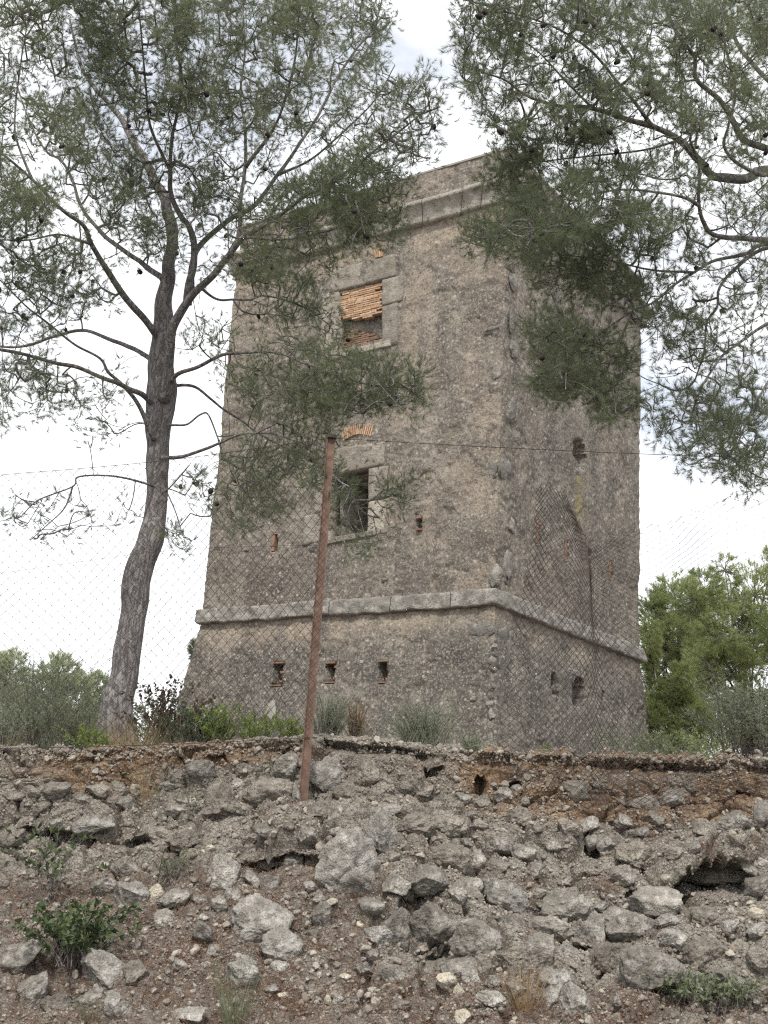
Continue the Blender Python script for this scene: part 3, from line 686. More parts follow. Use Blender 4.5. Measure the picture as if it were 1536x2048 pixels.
ROCKS = [
 (655,1552,66,66,'rounded pale grey boulder wedged just right of the rusty post foot',PL,8), (577,1542,50,56,'upright grey boulder under the lip just left of the rusty post',G,-10),
 (592,1592,18,52,'thin upright stone sliver jammed against the left side of the post foot',PL,8), (400,1550,62,46,'dark grey boulder under the lip, left of the upright boulder near the post',G,5),
 (540,1590,98,66,'broad earthy boulder half buried left of the post foot',TN,-12), (445,1610,72,76,'tall earthy block half buried below the dark boulder under the lip',TN,15),
 (185,1650,72,28,'flat pale slab lying on the ledge under the left overhang',PL,6), (690,1742,118,135,'large pale triangular boulder below the rusty post, biggest light rock of the bank',PL,-14),
 (450,1752,66,78,'pitted pale grey boulder upright on the needle litter, left of centre',PL,10), (260,1742,64,44,'squat grey rock behind the climbing leafy shrub',G,-6),
 (265,1792,64,64,'blocky pale grey rock right beside the leafy shrub',PL,12), (215,1776,52,36,'low grey rock touching the upper left of the blocky rock by the shrub',G,0),
 (350,1802,58,34,'low rounded grey rock right of the blocky rock by the shrub',G,8), (312,1786,26,30,'small cream broken stone wedged between two grey rocks by the shrub',CRM,20),
 (460,1712,23,15,'small white stone perched on top of the pitted boulder',CRM,0), (370,1686,62,42,'earthy triangular rock under the overhanging crust',TN,-8),
 (407,1803,32,26,'small grey stone, left one of three in a row below the pitted boulder',G,0), (436,1809,27,30,'small grey stone, middle one of three in a row below the pitted boulder',G,10),
 (464,1796,42,28,'grey stone, right one of three in a row below the pitted boulder',PL,-12), (514,1797,23,18,'small white pebble-like stone right of the row of three stones',CRM,0),
 (542,1768,38,31,'grey rounded stone between the pitted boulder and the large triangular boulder',G,0), (505,1758,44,21,'flat leaning stone touching the right side of the pitted boulder',G,-24),
 (525,1732,48,18,'flat tan stone lying under the cemented overhang',TN,6), (520,1853,108,86,'large pitted grey boulder in the middle of the left foot of the bank',PL,-8),
 (558,1896,76,64,'rounded grey boulder leaning on the large pitted boulder at the left foot',PL,14), (408,1868,46,50,'dark angular stone standing in the litter left of the large pitted boulder',G,14),
 (421,1902,20,32,'small upright stone under the dark angular stone in the litter',G,-12), (495,1946,70,78,'pale wedge shaped boulder behind the thin grass tuft at the bottom',PL,-18),
 (557,1938,32,28,'round grey stone right of the pale wedge shaped boulder',PL,0), (356,1930,30,28,'lone grey stone on the litter left of the pale wedge shaped boulder',G,10),
 (45,1915,112,66,'long grey slab sloping out of the left edge of the photo',G,24), (68,1988,58,90,'dark upright rock below the long slab at the left edge',G,-20),
 (108,2012,50,38,'grey rock at the bottom right of the dark upright rock, left corner',TN,15), (212,1948,98,62,'long whitish boulder sloping down right of the leafy shrub',PL,-36),
 (241,1940,26,32,'small cream block on the whitish boulder beside the shrub',CRM,8), (270,1952,44,50,'tan rounded rock right of the whitish sloping boulder',TN,-15),
 (186,1996,50,48,'grey rock directly below the whitish sloping boulder',G,12), (220,2010,34,40,'small upright pale rock near the bottom, below the whitish boulder',PL,-18),
 (248,2026,34,40,'dark stone on the bottom edge right of the small upright pale rock',G,10), (375,2032,70,38,'broad pale rock cut by the bottom edge, left of the grass tuft',PL,-6),
 (352,1982,21,18,'small round grey stone on bare litter near the bottom left',G,0), (540,1980,30,18,'small flat pale stone right of the grass tuft',PL,8),
 (570,1990,21,15,'small cream stone lying alone on brown litter near the bottom',CRM,-8), (688,1952,21,11,'tiny cream chip lying flat on the brown litter below centre',CRM,-6),
 (755,1877,56,50,'grey boulder on the dark shelf, first left of the big mid boulder',PL,-6), (727,1940,34,32,'small grey stone under the shelf left of the cream stones',G,0),
 (645,1836,44,42,'grey broken rock below the large triangular boulder',G,18), (740,1812,44,36,'grey rock at the lower right of the large triangular boulder',G,-10),
 (666,1805,25,16,'small yellowish stone at the foot of the large triangular boulder',CRM,0), (636,1792,25,21,'small grey stone left of the yellowish stone under the triangular boulder',G,8),
 (330,1840,44,36,'dark grey rock in the gravel below the low rounded rock by the shrub',G,-10), (766,1618,60,38,'flat topped grey block under the lip right of centre',G,-4),
 (760,1672,56,78,'tall upright grey block standing below the flat topped block',PL,4),
 (863,1855,94,86,'big rounded boulder over a black gap, centre right of the bank',G,-10), (953,1890,88,72,'big grey boulder right of the rounded boulder, over the same gap',G,-16),
 (1020,1865,58,62,'grey boulder between two larger ones right of centre',G,10), (1008,1795,86,66,'flat faced pale boulder above the packed boulders right of centre',PL,-20),
 (1138,1812,84,66,'broad grey boulder in the middle of the right hand rock pile',G,-12), (1103,1856,74,60,'dark wedge boulder under the broad grey boulder of the pile',G,-22),
 (1078,1912,56,84,'tall leaning boulder in the lower middle of the rock pile',G,-28), (1125,1905,50,40,'grey stone lodged between the tall leaning boulder and its neighbour',G,10),
 (1183,1872,64,98,'tall pale boulder with a smooth face in the rock pile',PL,6), (1263,1866,104,78,'wide sloping boulder right of the tall pale boulder',G,-26),
 (1303,1808,82,60,'rounded grey boulder left of the dark hollow',G,-14), (1335,1846,62,32,'flat pale stone below the left end of the hollow',PL,-6),
 (1348,1886,58,50,'round pale boulder under the flat stone near the hollow',PL,0), (1413,1910,86,60,'broad tan boulder below the hollow',TN,-4),
 (1218,1922,58,50,'rough lumpy rock beneath the wide sloping boulder',TN,0), (1293,1950,132,88,'largest dark boulder low on the right, with a flat face',G,-12),
 (1123,1958,62,44,'pale flat rock at the foot of the rock pile',PL,20), (1153,2002,60,68,'rounded grey rock on the litter at the foot of the pile',PL,-18),
 (1088,2002,66,92,'pale leaning slab behind the dry grass tuft',PL,-26), (943,1958,36,62,'upright pale stone with a flat face right of the two cream stones',PL,12),
 (899,1962,44,34,'larger of two cream stones in front of the black gap',CRM,-16), (920,1984,24,32,'smaller of two cream stones in front of the black gap',CRM,24),
 (908,1940,46,32,'grey stone just above the two cream stones',G,0), (882,1933,28,28,'small tan stone left above the cream stones',TN,0),
 (985,2006,54,32,'grey flat stone on the litter right of the upright pale stone',PL,-20), (1023,1922,64,44,'mossy tan rock between the gap and the leaning boulder',TN,14),
 (790,1952,54,40,'grey rock on the litter below the dark shelf',G,0), (798,2010,44,22,'low tan rock near the bottom edge below centre',TN,8),
 (928,2038,34,28,'cream stone on the bottom edge right of centre',CRM,-20), (1033,1637,50,38,'tan boulder in the earthy crust, upper right of centre',TN,0),
 (1175,1650,44,28,'grey stone at the top of a cluster of three in the right crust',G,8), (1178,1686,28,32,'dark stone lower left in the cluster of three in the right crust',G,0),
 (1209,1684,34,32,'dark stone lower right in the cluster of three in the right crust',G,14), (1250,1756,50,44,'rounded dark boulder above the wide sloping boulder',G,-8),
 (1268,1716,70,50,'tan boulder above the rounded dark boulder on the right',TN,-26), (1468,1640,60,36,'grey boulder near the right edge under the rusty crust',G,8),
 (1530,1636,40,60,'pale block cut by the right edge under the rusty crust',PL,-6), (1512,1730,52,36,'dark boulder at the right edge above the hollow',G,8),
 (820,1655,80,50,'dark earthy boulder right of the tall upright block',TN,8), (898,1652,66,38,'tan rounded boulder beside the dark earthy boulder',TN,-6),
 (888,1727,76,72,'tan lumpy boulder in the middle of the bank',TN,-8), (848,1766,72,54,'grey boulder to the lower left of the tan lumpy boulder',G,-10),
 (947,1775,44,32,'small grey boulder left of the flat faced pale boulder',G,-14), (908,1786,38,40,'small dark boulder under the tan lumpy boulder',G,10),
 (788,1775,48,44,'grey rock right of the large triangular boulder',G,12), (788,1868,62,74,'dark pitted boulder on the shelf left of the big rounded boulder',G,10),
 (943,1818,60,66,'dark boulder above and between the two big boulders',G,10), (1433,1752,116,34,'long cemented slab roofing the dark hollow',TN,2),
 (1515,1776,62,54,'grey boulder right of the dark hollow at the edge of the photo',G,-14), (1408,1842,78,44,'smooth tan boulder lying inside the hollow',TN,-10),
 (1462,1852,34,28,'small grey stone right of the smooth boulder in the hollow',PL,0), (1515,1828,36,20,'yellowish stone on the ledge right of the hollow',CRM,0),
 (1510,1860,40,30,'grey stone below the yellowish stone at the right edge',PL,10), (1480,1905,36,40,'round tan stone right of the broad tan boulder',TN,0),
 (1520,1920,50,46,'tan rock cut by the right edge low down',TN,14), (1465,1965,64,44,'grey rock in the leaves at the bottom right',G,-8),
 (1385,1985,46,34,'grey rock left of the low leafy plants at the bottom right',G,8), (690,1588,40,34,'tan boulder below the rounded boulder right of the post',TN,0), (728,1545,50,60,'lumpy grey boulder under the lip right of the rounded boulder',TN,8),
]
for r_ in ROCKS:
    px, py, wp, hp, lb, mt, rot = r_
    big = wp > 55
    cem = mt is TN
    rock(px, py, wp*1.16, hp*1.16, lb, mt, rot, 5 if wp > 48 else 4, (.28 if cem else .2), rough=.13 if cem else .095, cuts=12 if not cem else 8)
# small loose stones
rg = np.random.default_rng(21); cnt = 0; tries = 0
SM = {'a': ('small loose grey stone scattered in the gravel of the lower bank', 'small grey stones on the lower bank', 'stone'),
      'b': ('small stone stuck in the earthy crust below the lip', 'small stones stuck in the upper crust', 'stone')}
while cnt < 165 and tries < 9000:
    tries += 1
    px, py = rg.uniform(5, 1530), rg.uniform(1560, 2040)
    if rg.random() > .25+.75*sstep(1700, 1850, py): continue
    s_ = 10+rg.pareto(2.6)*7
    if s_ > 34: continue
    if any((px-a)**2+(py-b)**2 < (c*.8+s_*.5)**2 for a, b, c in ROCK_PX): continue
    lb, gr, ct = SM['a' if py > 1690 else 'b']
    mt = [G, G, PL, PL, TN, CRM][rg.integers(0, 6)] if py > 1690 else [TN, TN, G][rg.integers(0, 3)]
    rock(px, py, s_*1.15, s_*rg.uniform(.65, .95), lb, mt, rg.uniform(-30, 30), 3, .15, gr, 8, 'stone', ct)
    cnt += 1
cnt = 0; tries = 0
while cnt < 60 and tries < 6000:
    tries += 1
    px, py = rg.uniform(20, 1520), rg.uniform(1570, 1990); s_ = rg.uniform(28, 58)
    if px < 560 and py > 1680: continue
    if any((px-a)**2+(py-b)**2 < (c*.75+s_*.42)**2 for a, b, c in ROCK_PX): continue
    up = py < 1690
    rock(px, py, s_*1.15, s_*rg.uniform(.6, .95), 'half buried earthy grey rock packed in the upper crust' if up else 'grey rock packed among larger boulders in the right part of the bank', [TN, TN, G][rg.integers(0, 3)] if up else [G, TN, G][rg.integers(0, 3)],
         rg.uniform(-30, 30), 4, .3, 'half buried rocks of the crust' if up else 'rocks packed among the boulders', 8, rough=.12); cnt += 1
# gravel: one mass
mb = MB(); rg = np.random.default_rng(31)
N_ = 13500; gx = rg.uniform(-20, 1556, N_*2); gy = 1484+576*rg.random(N_*2)
dens = .35+.65*(vnoise(np.stack([gx/70, gy/50, gx*0], -1), 33) > -.1); keep = rg.random(N_*2) < dens; gx, gy = gx[keep][:N_], gy[keep][:N_]
lx_ = rg.uniform(-20, 1556, 2600); gx = np.concatenate([gx, lx_]); gy = np.concatenate([gy, np.interp(lx_, [0, 100, 300, 500, 640, 760, 850, 950, 1100, 1300, 1536], [1488, 1497, 1490, 1476, 1468, 1476, 1490, 1496, 1503, 1508, 1513.])+rg.uniform(2, 26, 2600)])
p, nn = on_bank(gx, gy); sz = (.006+rg.pareto(2.8, len(gx))*.005).clip(0, .03)
shp = [rock_shape(2, 900+i, 6, .1)[0] for i in range(6)] ; T2 = ICO[2][1]; sh1 = [rock_shape(1, 950+i, 5, .1)[0] for i in range(6)]; T1 = ICO[1][1]
for i in range(len(gx)):
    bigp = sz[i] > .011
    V = (shp if bigp else sh1)[i % 6]; q = rg.normal(size=4); q /= np.linalg.norm(q)
    a, b, c, d = q
    RM = np.array([[1-2*(c*c+d*d), 2*(b*c-a*d), 2*(b*d+a*c)], [2*(b*c+a*d), 1-2*(b*b+d*d), 2*(c*d-a*b)], [2*(b*d-a*c), 2*(c*d+a*b), 1-2*(b*b+c*c)]])
    mb.add((V*np.array([1, .8, .65]))@RM.T*sz[i]+p[i]+nn[i]*sz[i]*.3, None, T2 if bigp else T1, rg.random())
n = NT('gravel', .95)
c = n.mix(n.attr('tint'), (.19, .162, .13), (.37, .335, .285)); c = n.mix(n.ramp(n.noise(60, 5, .7), [(.35, .6), (.55, 0.)]), c, (.08, .07, .06)); n.bump(n.noise(120, 5), .5, .004)
gv = link('gravel', mb.mesh('gravel', n.col(c), False)); tag(gv, 'loose grey and tan gravel strewn over the bank', 'gravel', kind='stuff')
# fallen pine needles: one mass
def strands(P, D, L, wdt, a, mbx, seed=0, bend=.15):
    """thin curved blades: P root, D unit dir, L length"""
    rg = np.random.default_rng(seed); n_ = len(P); s = nrm(np.cross(D, nrm(rg.normal(size=(n_, 3)))))
    L = np.broadcast_to(L, (n_,))[:, None]; wv = s*np.broadcast_to(wdt, (n_,))[:, None]
    b = nrm(rg.normal(size=(n_, 3)))*bend*L
    m = P+D*L*.5+b*.5; t = P+D*L+b*0
    V = np.stack([P-wv, P+wv, m-wv*.8, m+wv*.8, t], 1).reshape(-1, 3)
    i = np.arange(n_)[:, None]*5
    mbx.add(V, i+np.array([[0, 1, 3, 2]]), i+np.array([[2, 3, 4]]), np.repeat(np.broadcast_to(a, (n_,)), 5))
rg = np.random.default_rng(41); mb = MB(); gx = rg.uniform(-30, 1566, 90000); gy = rg.uniform(1560, 2060, 90000)
k = LUT[((gx+120)/BIN).astype(int), ((gy-1440)/BIN).astype(int)]
sv = soil.ravel()[k]*(.35+.65*(vnoise(np.stack([gx/45, gy/30, gx*0], -1), 43)+.4).clip(0, 1)); keep = rg.random(len(gx)) < sv*.75+.012
p, nn = PF[k[keep]], NF[k[keep]]; tdir = nrm(rg.normal(size=p.shape)); tdir = nrm(tdir-nn*(tdir*nn).sum(1)[:, None]*rg.uniform(.6, 1, (len(p), 1)))
strands(p+nn*rg.uniform(.002, .014, (len(p), 1)), tdir, rg.uniform(.04, .085, len(p)), .0011, rg.random(len(p)), mb, 44, .2)
tag(link('pine_litter', mb.mesh('pine_litter', M_LITTER)), 'brown fallen pine needles lying over the bank', 'needle litter', kind='stuff')

# ------------------------------------------------------------------ pines
def catmull(P, n):
    P = np.asarray(P, float); Q = np.concatenate([2*P[:1]-P[1:2], P, 2*P[-1:]-P[-2:-1]]); out = []
    for i in range(len(P)-1):
        a, b, c, d = Q[i:i+4]
        for t in np.linspace(0, 1, n, endpoint=False):
            out.append(.5*((2*b)+(-a+c)*t+(2*a-5*b+4*c-d)*t*t+(-a+3*b-3*c+d)*t**3))
    out.append(P[-1]); return np.array(out)
def tufts(mbx, P, A, k, L, wdt, seed, spread=.9, tint=None):
    rg = np.random.default_rng(seed); n_ = len(P)
    tint = rg.random(n_) if tint is None else tint
    Pn = np.repeat(P, k, 0); An = np.repeat(A, k, 0)
    perp = nrm(np.cross(An, rg.normal(size=An.shape)))
    th = rg.uniform(.15, spread*1.25, len(Pn))[:, None]
    Dn = nrm(An*np.cos(th)+perp*np.sin(th)+np.array([0, 0, .12]))
    along = -rg.uniform(0, .75, len(Pn))[:, None]*L
    base = Pn+An*along
    Ln = L*rg.uniform(.65, 1.1, len(Pn)); s = nrm(np.cross(Dn, rg.normal(size=Dn.shape)))*wdt
    V = np.stack([base-s, base+s, base+Dn*Ln[:, None]], 1).reshape(-1, 3)
    mbx.add(V, None, np.arange(len(Pn)*3).reshape(-1, 3), np.repeat(np.clip(np.repeat(tint, k)+rg.normal(0, .12, len(Pn)), 0, 1), 3))
def pine(label, loc, trunk, limbs, clumps, seed, mat, per=100., cones=80, ntuft=6, kneed=26, nl=.056, nw=.0012, conef=None, sag=0.):
    """trunk/limbs: lists of (px,py,Y,width_px); clumps: (cx,cy,rx,ry,density)"""
    rg = np.random.default_rng(seed)
    root = empty('pine_tree', loc, label, 'pine tree')
    wood = MB(); nodes = []; par = []; limbpts = []
    def add_limb(pts, sides, n=8, bark=True):
        pts = np.array(pts, float); P3 = W(pts[:, 0], pts[:, 1], pts[:, 2]); C = catmull(np.concatenate([P3, (pts[:, 3]*pts[:, 2]/F_PX/2)[:, None]], 1), n)
        C[:, 3] = np.maximum(C[:, 3], .003)
        cc = C[:, :3].copy(); jit = np.clip(C[:, 3:4]*.6, .004, .02)
        cc[1:-1] += jit[1:-1]*np.stack([vnoise(cc[1:-1]*5, seed+i) for i in range(3)], -1)
        rr = C[:, 3]*(1+.10*vnoise(cc*6, seed+5))
        tube(wood, cc, rr, sides)
        return cc, pts
    for i, (pts, sides) in enumerate([(trunk, 20)]+[(l, 9) for l in limbs]):
        cc, _ = add_limb(pts, sides, 14 if i == 0 else 7)
        if i > 0 or True:
            limbpts.append((cc, i))
    LP = np.concatenate([c for c, i in limbpts if i > 0]); lx, ly = proj(LP)
    # shoots
    AT = []
    for cx, cy, rx, ry, d in clumps:
        m = int(math.pi*rx*ry/per*d)
        r_ = np.sqrt(rg.random(m)); th = rg.uniform(0, 2*math.pi, m)
        ax_, ay_ = cx+rx*r_*np.cos(th), cy+ry*r_*np.sin(th)
        keep = vnoise(np.stack([ax_/38, ay_/38, ax_*0], -1), seed+9)+.55*vnoise(np.stack([ax_/15, ay_/15, ax_*0], -1), seed+10) > -.6
        AT.append(np.stack([ax_[keep], ay_[keep]], -1))
    AT = np.concatenate(AT)
    dd = np.empty(len(AT)); Yn = np.empty(len(AT))
    for s0 in range(0, len(AT), 500):
        d2 = (AT[s0:s0+500, :1]-lx)**2+(AT[s0:s0+500, 1:]-ly)**2; j = d2.argmin(1); dd[s0:s0+500] = np.sqrt(d2[np.arange(len(j)), j]); Yn[s0:s0+500] = LP[j, 1]
    tx, ty = proj(np.concatenate([limbpts[0][0]]+[c[:len(c)*2//3] for c, i in limbpts if i > 0]))
    near = np.array([((tx-a)**2+(ty-b)**2).min() for a, b in AT]); kp = (near > 20**2) | (rg.random(len(AT)) < .25)
    AT, dd, Yn = AT[kp], dd[kp], Yn[kp]
    P3 = W(AT[:, 0], AT[:, 1], Yn+rg.normal(0, .42, len(AT)))
    kd_pts = list(LP); parent = [-1]*len(LP)
    kd = kdtree.KDTree(len(kd_pts))
    for i, q in enumerate(kd_pts): kd.insert(q, i)
    kd.balance()
    d0 = np.array([kd.find(q)[2] for q in P3]); order = np.argsort(d0)
    twigs = []; ends = []; new = 0
    for n_i, oi in enumerate(order):
        if n_i % 220 == 0 and n_i:
            kd = kdtree.KDTree(len(kd_pts))
            for i, q in enumerate(kd_pts): kd.insert(q, i)
            kd.balance()
        q = P3[oi]; co, idx, dist = kd.find(q)
        s = np.array(kd_pts[idx]); v = q-s; m = max(3, int(dist/.07)+2)
        t = np.linspace(0, 1, m)[:, None]
        side = nrm(rg.normal(size=3))*dist*.10
        path = s+v*t+np.sin(t*math.pi)*(side*.5+np.array([0, 0, -.08*dist if rg.random() < .6 else .1*dist]))
        ids = [idx]
        for a in path[1:]:
            kd_pts.append(a); parent.append(ids[-1]); ids.append(len(kd_pts)-1)
        twigs.append((path, ids)); ends.append((len(kd_pts)-1, q, nrm(path[-1]-path[-2])))
    cntd = np.zeros(len(kd_pts))
    for e, _, _ in ends:
        i = e; g = 0
        while i >= 0 and g < 400: cntd[i] += 1; i = parent[i]; g += 1
    for path, ids in twigs:
        r_ = .0023*np.maximum(cntd[ids], 1)**.42; r_[0] = min(r_[0], r_[1]*1.15)
        tube(wood, path, r_, 4 if r_.max() < .006 else 6, False, 1.)
    me = wood.mesh('trunk', M_BARK); link('trunk', me, root)
    bare = rg.random(len(ends)) < .22
    E = np.array([q for _, q, _ in ends])[~bare]; A = np.array([a for _, _, a in ends])[~bare]
    # several tufts on each shoot: the tip and short side shoots
    TP = [E]; TA = [nrm(A+np.array([0, 0, .25]))]
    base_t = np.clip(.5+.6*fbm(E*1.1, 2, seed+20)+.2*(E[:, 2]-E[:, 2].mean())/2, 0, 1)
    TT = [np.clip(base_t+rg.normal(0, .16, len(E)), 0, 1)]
    for j in range(ntuft-1):
        o = nrm(rg.normal(size=E.shape)+A*.5); ln = rg.uniform(.05, .15, (len(E), 1)); q = E+o*ln
        TP.append(q); TA.append(nrm(o+np.array([0, 0, .3]))); TT.append(np.clip(base_t+rg.normal(0, .16, len(E)), 0, 1))
        for a, b in zip(E[::1], q[::1]): pass
    TP = np.concatenate(TP); TA = np.concatenate(TA); TT = np.concatenate(TT)
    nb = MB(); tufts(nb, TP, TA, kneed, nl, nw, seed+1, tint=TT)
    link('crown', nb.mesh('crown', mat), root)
    # cones: copies of one mesh
    V, T = ICO[3]; th = np.arctan2(V[:, 1], V[:, 0]); sp = np.sin(th*6+V[:, 2]*9)*np.cos(V[:, 2]*14-th*2)
    Vc = V*np.array([.018, .018, .027])*(1+.16*sp[:, None]); Vc[:, :2] *= (1-.35*V[:, 2:3])
    cm = mesh('cone', Vc, T, M_CONE)
    tw = [(p_, i_) for p_, i_ in twigs if len(p_) > 3]
    allp = np.array([p_[len(p_)//2] for p_, i_ in tw]); ax_, ay_ = proj(allp)
    ok = np.flatnonzero((ax_ > -20) & (ax_ < 1556) & (ay_ > -20))
    wgt = np.array([conef(x, y) if conef else 1. for x, y in zip(ax_[ok], ay_[ok])]); wgt /= wgt.sum()
    for i in rg.choice(ok, min(cones, len(ok)), False, wgt):
        o = bpy.data.objects.new('cone', cm); COL.objects.link(o); o.parent = root
        o.location = Vector(allp[i]+np.array([rg.normal(0, .02), -.02, -.03]))-Vector(loc)
        o.rotation_euler = (rg.uniform(0, 6.3), rg.uniform(0, 6.3), rg.uniform(0, 6.3)); o.scale = [rg.uniform(.75, 1.1)]*3
    return root
YT = 10.2
def lim(pts, w0, w1, y0, y1):
    n_ = len(pts); return [(x, y, y0+(y1-y0)*i/(n_-1), .8*(w0+(w1-w0)*(i/(n_-1))**.6)) for i, (x, y) in enumerate(pts)]
trunkL = [(226, 1570, YT, 100), (229, 1490, YT, 88), (234, 1425, YT, 68), (252, 1330, YT, 56), (262, 1250, YT, 54), (270, 1188, YT, 56), (281, 1135, YT, 57), (296, 1090, YT, 52), (306, 1030, YT, 46), (312, 960, YT, 44), (314, 900, YT, 47), (320, 830, YT, 56), (322, 780, YT, 60), (323, 720, YT, 58), (326, 630, YT, 40), (332, 570, YT, 32), (344, 500, YT+.1, 27), (341, 430, YT+.2, 24), (310, 360, YT+.4, 20), (270, 290, YT+.6, 16), (245, 240, YT+.8, 14), (200, 185, YT+1, 10), (165, 140, YT+1.1, 7), (140, 40, YT+1.2, 4)]
limbsL = [
 lim([(328, 800), (336, 730), (343, 668), (370, 612), (415, 560), (460, 510), (490, 475), (540, 445), (600, 400), (650, 370), (725, 320), (790, 270), (850, 220)], 36, 4, YT-.1, YT-1.6),
 lim([(385, 590), (393, 503), (450, 445), (510, 410), (555, 350), (595, 295), (640, 225), (675, 155), (710, 100), (750, 50), (770, -30)], 20, 4, YT-.2, YT+.9),
 lim([(375, 610), (388, 525), (380, 460), (360, 430), (340, 385), (340, 340), (345, 280), (355, 225), (365, 160), (350, 60), (355, -100)], 24, 6, YT-.3, YT-1.2),
 lim([(462, 510), (478, 460), (482, 390), (492, 325), (490, 250), (480, 190), (490, 90), (480, -60)], 18, 4, YT-.55, YT+.2),
 lim([(491, 335), (540, 270), (565, 215), (590, 120), (600, 20), (620, -80)], 12, 4, YT-.3, YT-1),
 lim([(318, 690), (300, 650), (250, 595), (215, 540), (185, 490), (165, 450), (125, 420), (65, 360), (20, 320), (-60, 260)], 26, 6, YT, YT-1.8),
 lim([(326, 560), (280, 525), (225, 485), (190, 450), (160, 410), (145, 360), (120, 320), (90, 300), (50, 220), (20, 120)], 18, 4, YT, YT+1.4),
 lim([(312, 735), (295, 715), (260, 695), (225, 680), (165, 660), (100, 675), (40, 695), (-40, 690)], 18, 6, YT, YT+1),
 lim([(312, 820), (289, 794), (254, 774), (211, 755), (156, 737), (100, 723), (40, 708), (-50, 690)], 18, 8, YT, YT-1.4),
 lim([(308, 880), (293, 845), (270, 800), (242, 766), (215, 743), (199, 716), (150, 690), (100, 650), (50, 610), (0, 560)], 15, 4, YT-.1, YT-.8),
 lim([(335, 775), (352, 751), (390, 735), (430, 716), (469, 706), (547, 704), (600, 723), (660, 745), (740, 770), (820, 775)], 16, 4, YT-.1, YT-1.5),
 lim([(335, 775), (355, 770), (390, 774), (422, 798), (449, 821), (488, 845), (512, 864), (560, 890), (620, 915)], 12, 3, YT, YT+.5),
 lim([(322, 915), (340, 914), (375, 911), (410, 899), (437, 887), (480, 870), (527, 866), (574, 876), (620, 900), (670, 950), (710, 1000)], 12, 3, YT-.15, YT-1.2),
 lim([(335, 850), (348, 850), (375, 848), (402, 829), (418, 831), (437, 880)], 8, 4, YT-.1, YT-.3),
 lim([(305, 972), (289, 967), (254, 958), (211, 952), (156, 954), (145, 973), (78, 1000), (43, 1032)], 8, 3, YT-.1, YT-.8),
 lim([(145, 973), (130, 1015), (100, 1045), (60, 1080)], 5, 2.5, YT-.6, YT-.8),
 lim([(325, 985), (338, 977), (363, 950), (379, 930)], 6, 3, YT-.2, YT-.5), lim([(325, 975), (336, 989), (351, 1024), (367, 1075)], 6, 2.5, YT-.2, YT-.4),
 lim([(400, 575), (430, 597), (465, 599), (500, 600), (530, 592), (600, 610), (660, 650)], 9, 3, YT-.3, YT+.8),
 lim([(340, 340), (300, 250), (290, 150), (280, 40), (260, -80)], 10, 4, YT-.6, YT-1.6),
 lim([(185, 490), (120, 470), (60, 480), (0, 480)], 8, 4, YT-.8, YT-1.6), lim([(555, 350), (620, 320), (690, 260), (750, 200), (790, 130)], 9, 3, YT+.1, YT-.4),
 lim([(490, 475), (560, 480), (620, 470), (690, 450), (740, 410)], 9, 3, YT-.9, YT-1.2), lim([(65, 360), (30, 260), (40, 140), (60, 20)], 9, 3, YT-1.3, YT-1.3)]
clL = [(400, 490, 120, 70, .45), (280, 470, 110, 70, .5), (120, 560, 130, 60, .35), (530, 440, 100, 60, .9), (510, 520, 60, 60, .7), (560, 470, 90, 50, .7), (660, 410, 90, 50, .5), (430, 620, 50, 40, .35), (100, 60, 170, 190, .85), (300, 50, 170, 190, 1.), (490, 70, 150, 190, 1.), (650, 110, 120, 170, .95), (745, 40, 45, 90, .6), (800, 235, 85, 75, .55), (775, 310, 90, 55, .6), (840, 180, 50, 60, .35),
       (60, 300, 120, 110, 1.), (220, 290, 140, 110, .9), (400, 290, 150, 120, .9), (30, 420, 80, 60, .8), (330, 420, 120, 60, .6), (600, 270, 140, 110, .9), (720, 380, 100, 60, 1.), (600, 420, 160, 60, .9), (700, 450, 110, 50, .9), (450, 410, 90, 60, .7), (250, 400, 110, 60, .7),
       (70, 470, 120, 80, .65), (190, 480, 80, 60, .4), (60, 620, 110, 70, .5), (160, 570, 100, 50, .35), (580, 520, 100, 60, .6), (560, 590, 90, 60, .55), (620, 660, 80, 50, .65), (590, 740, 150, 60, .65), (720, 765, 120, 55, .8), (810, 775, 50, 45, .8), (560, 820, 120, 50, .55), (680, 810, 90, 40, .6),
       (560, 950, 110, 60, .75), (620, 890, 60, 35, .5), (500, 1010, 70, 50, .65), (690, 1010, 30, 50, .35), (780, 1020, 40, 40, .4), (785, 965, 50, 35, .55), (680, 955, 40, 35, .4), (722, 1085, 40, 25, .55), (480, 900, 50, 40, .5), (440, 1000, 30, 50, .3),
       (50, 745, 90, 40, .8), (150, 775, 80, 40, .5), (60, 810, 90, 40, .3), (190, 840, 70, 50, .22), (90, 1030, 100, 50, .25), (390, 985, 30, 60, .3), (350, 1080, 45, 25, .35), (250, 1030, 30, 30, .18), (420, 690, 60, 40, .5), (240, 740, 60, 50, .35)]
bl = W(232, 1490, YT)
pine('large pine on the left with a bent grey trunk leaning right above the shrubs', (bl[0], bl[1], bl[2]), trunkL, limbsL, clL, 5, M_NEEDLE, cones=96,
     conef=lambda x, y: 1.6 if (y > 150 and y < 640 and x < 560) else .5)
YR = 9.4
trunkR = [(1820, 1600, YR, 120), (1815, 1400, YR, 100), (1800, 1100, YR, 90), (1790, 800, YR, 80), (1770, 500, YR, 66), (1750, 250, YR, 50), (1730, 0, YR, 36), (1720, -250, YR, 16)]
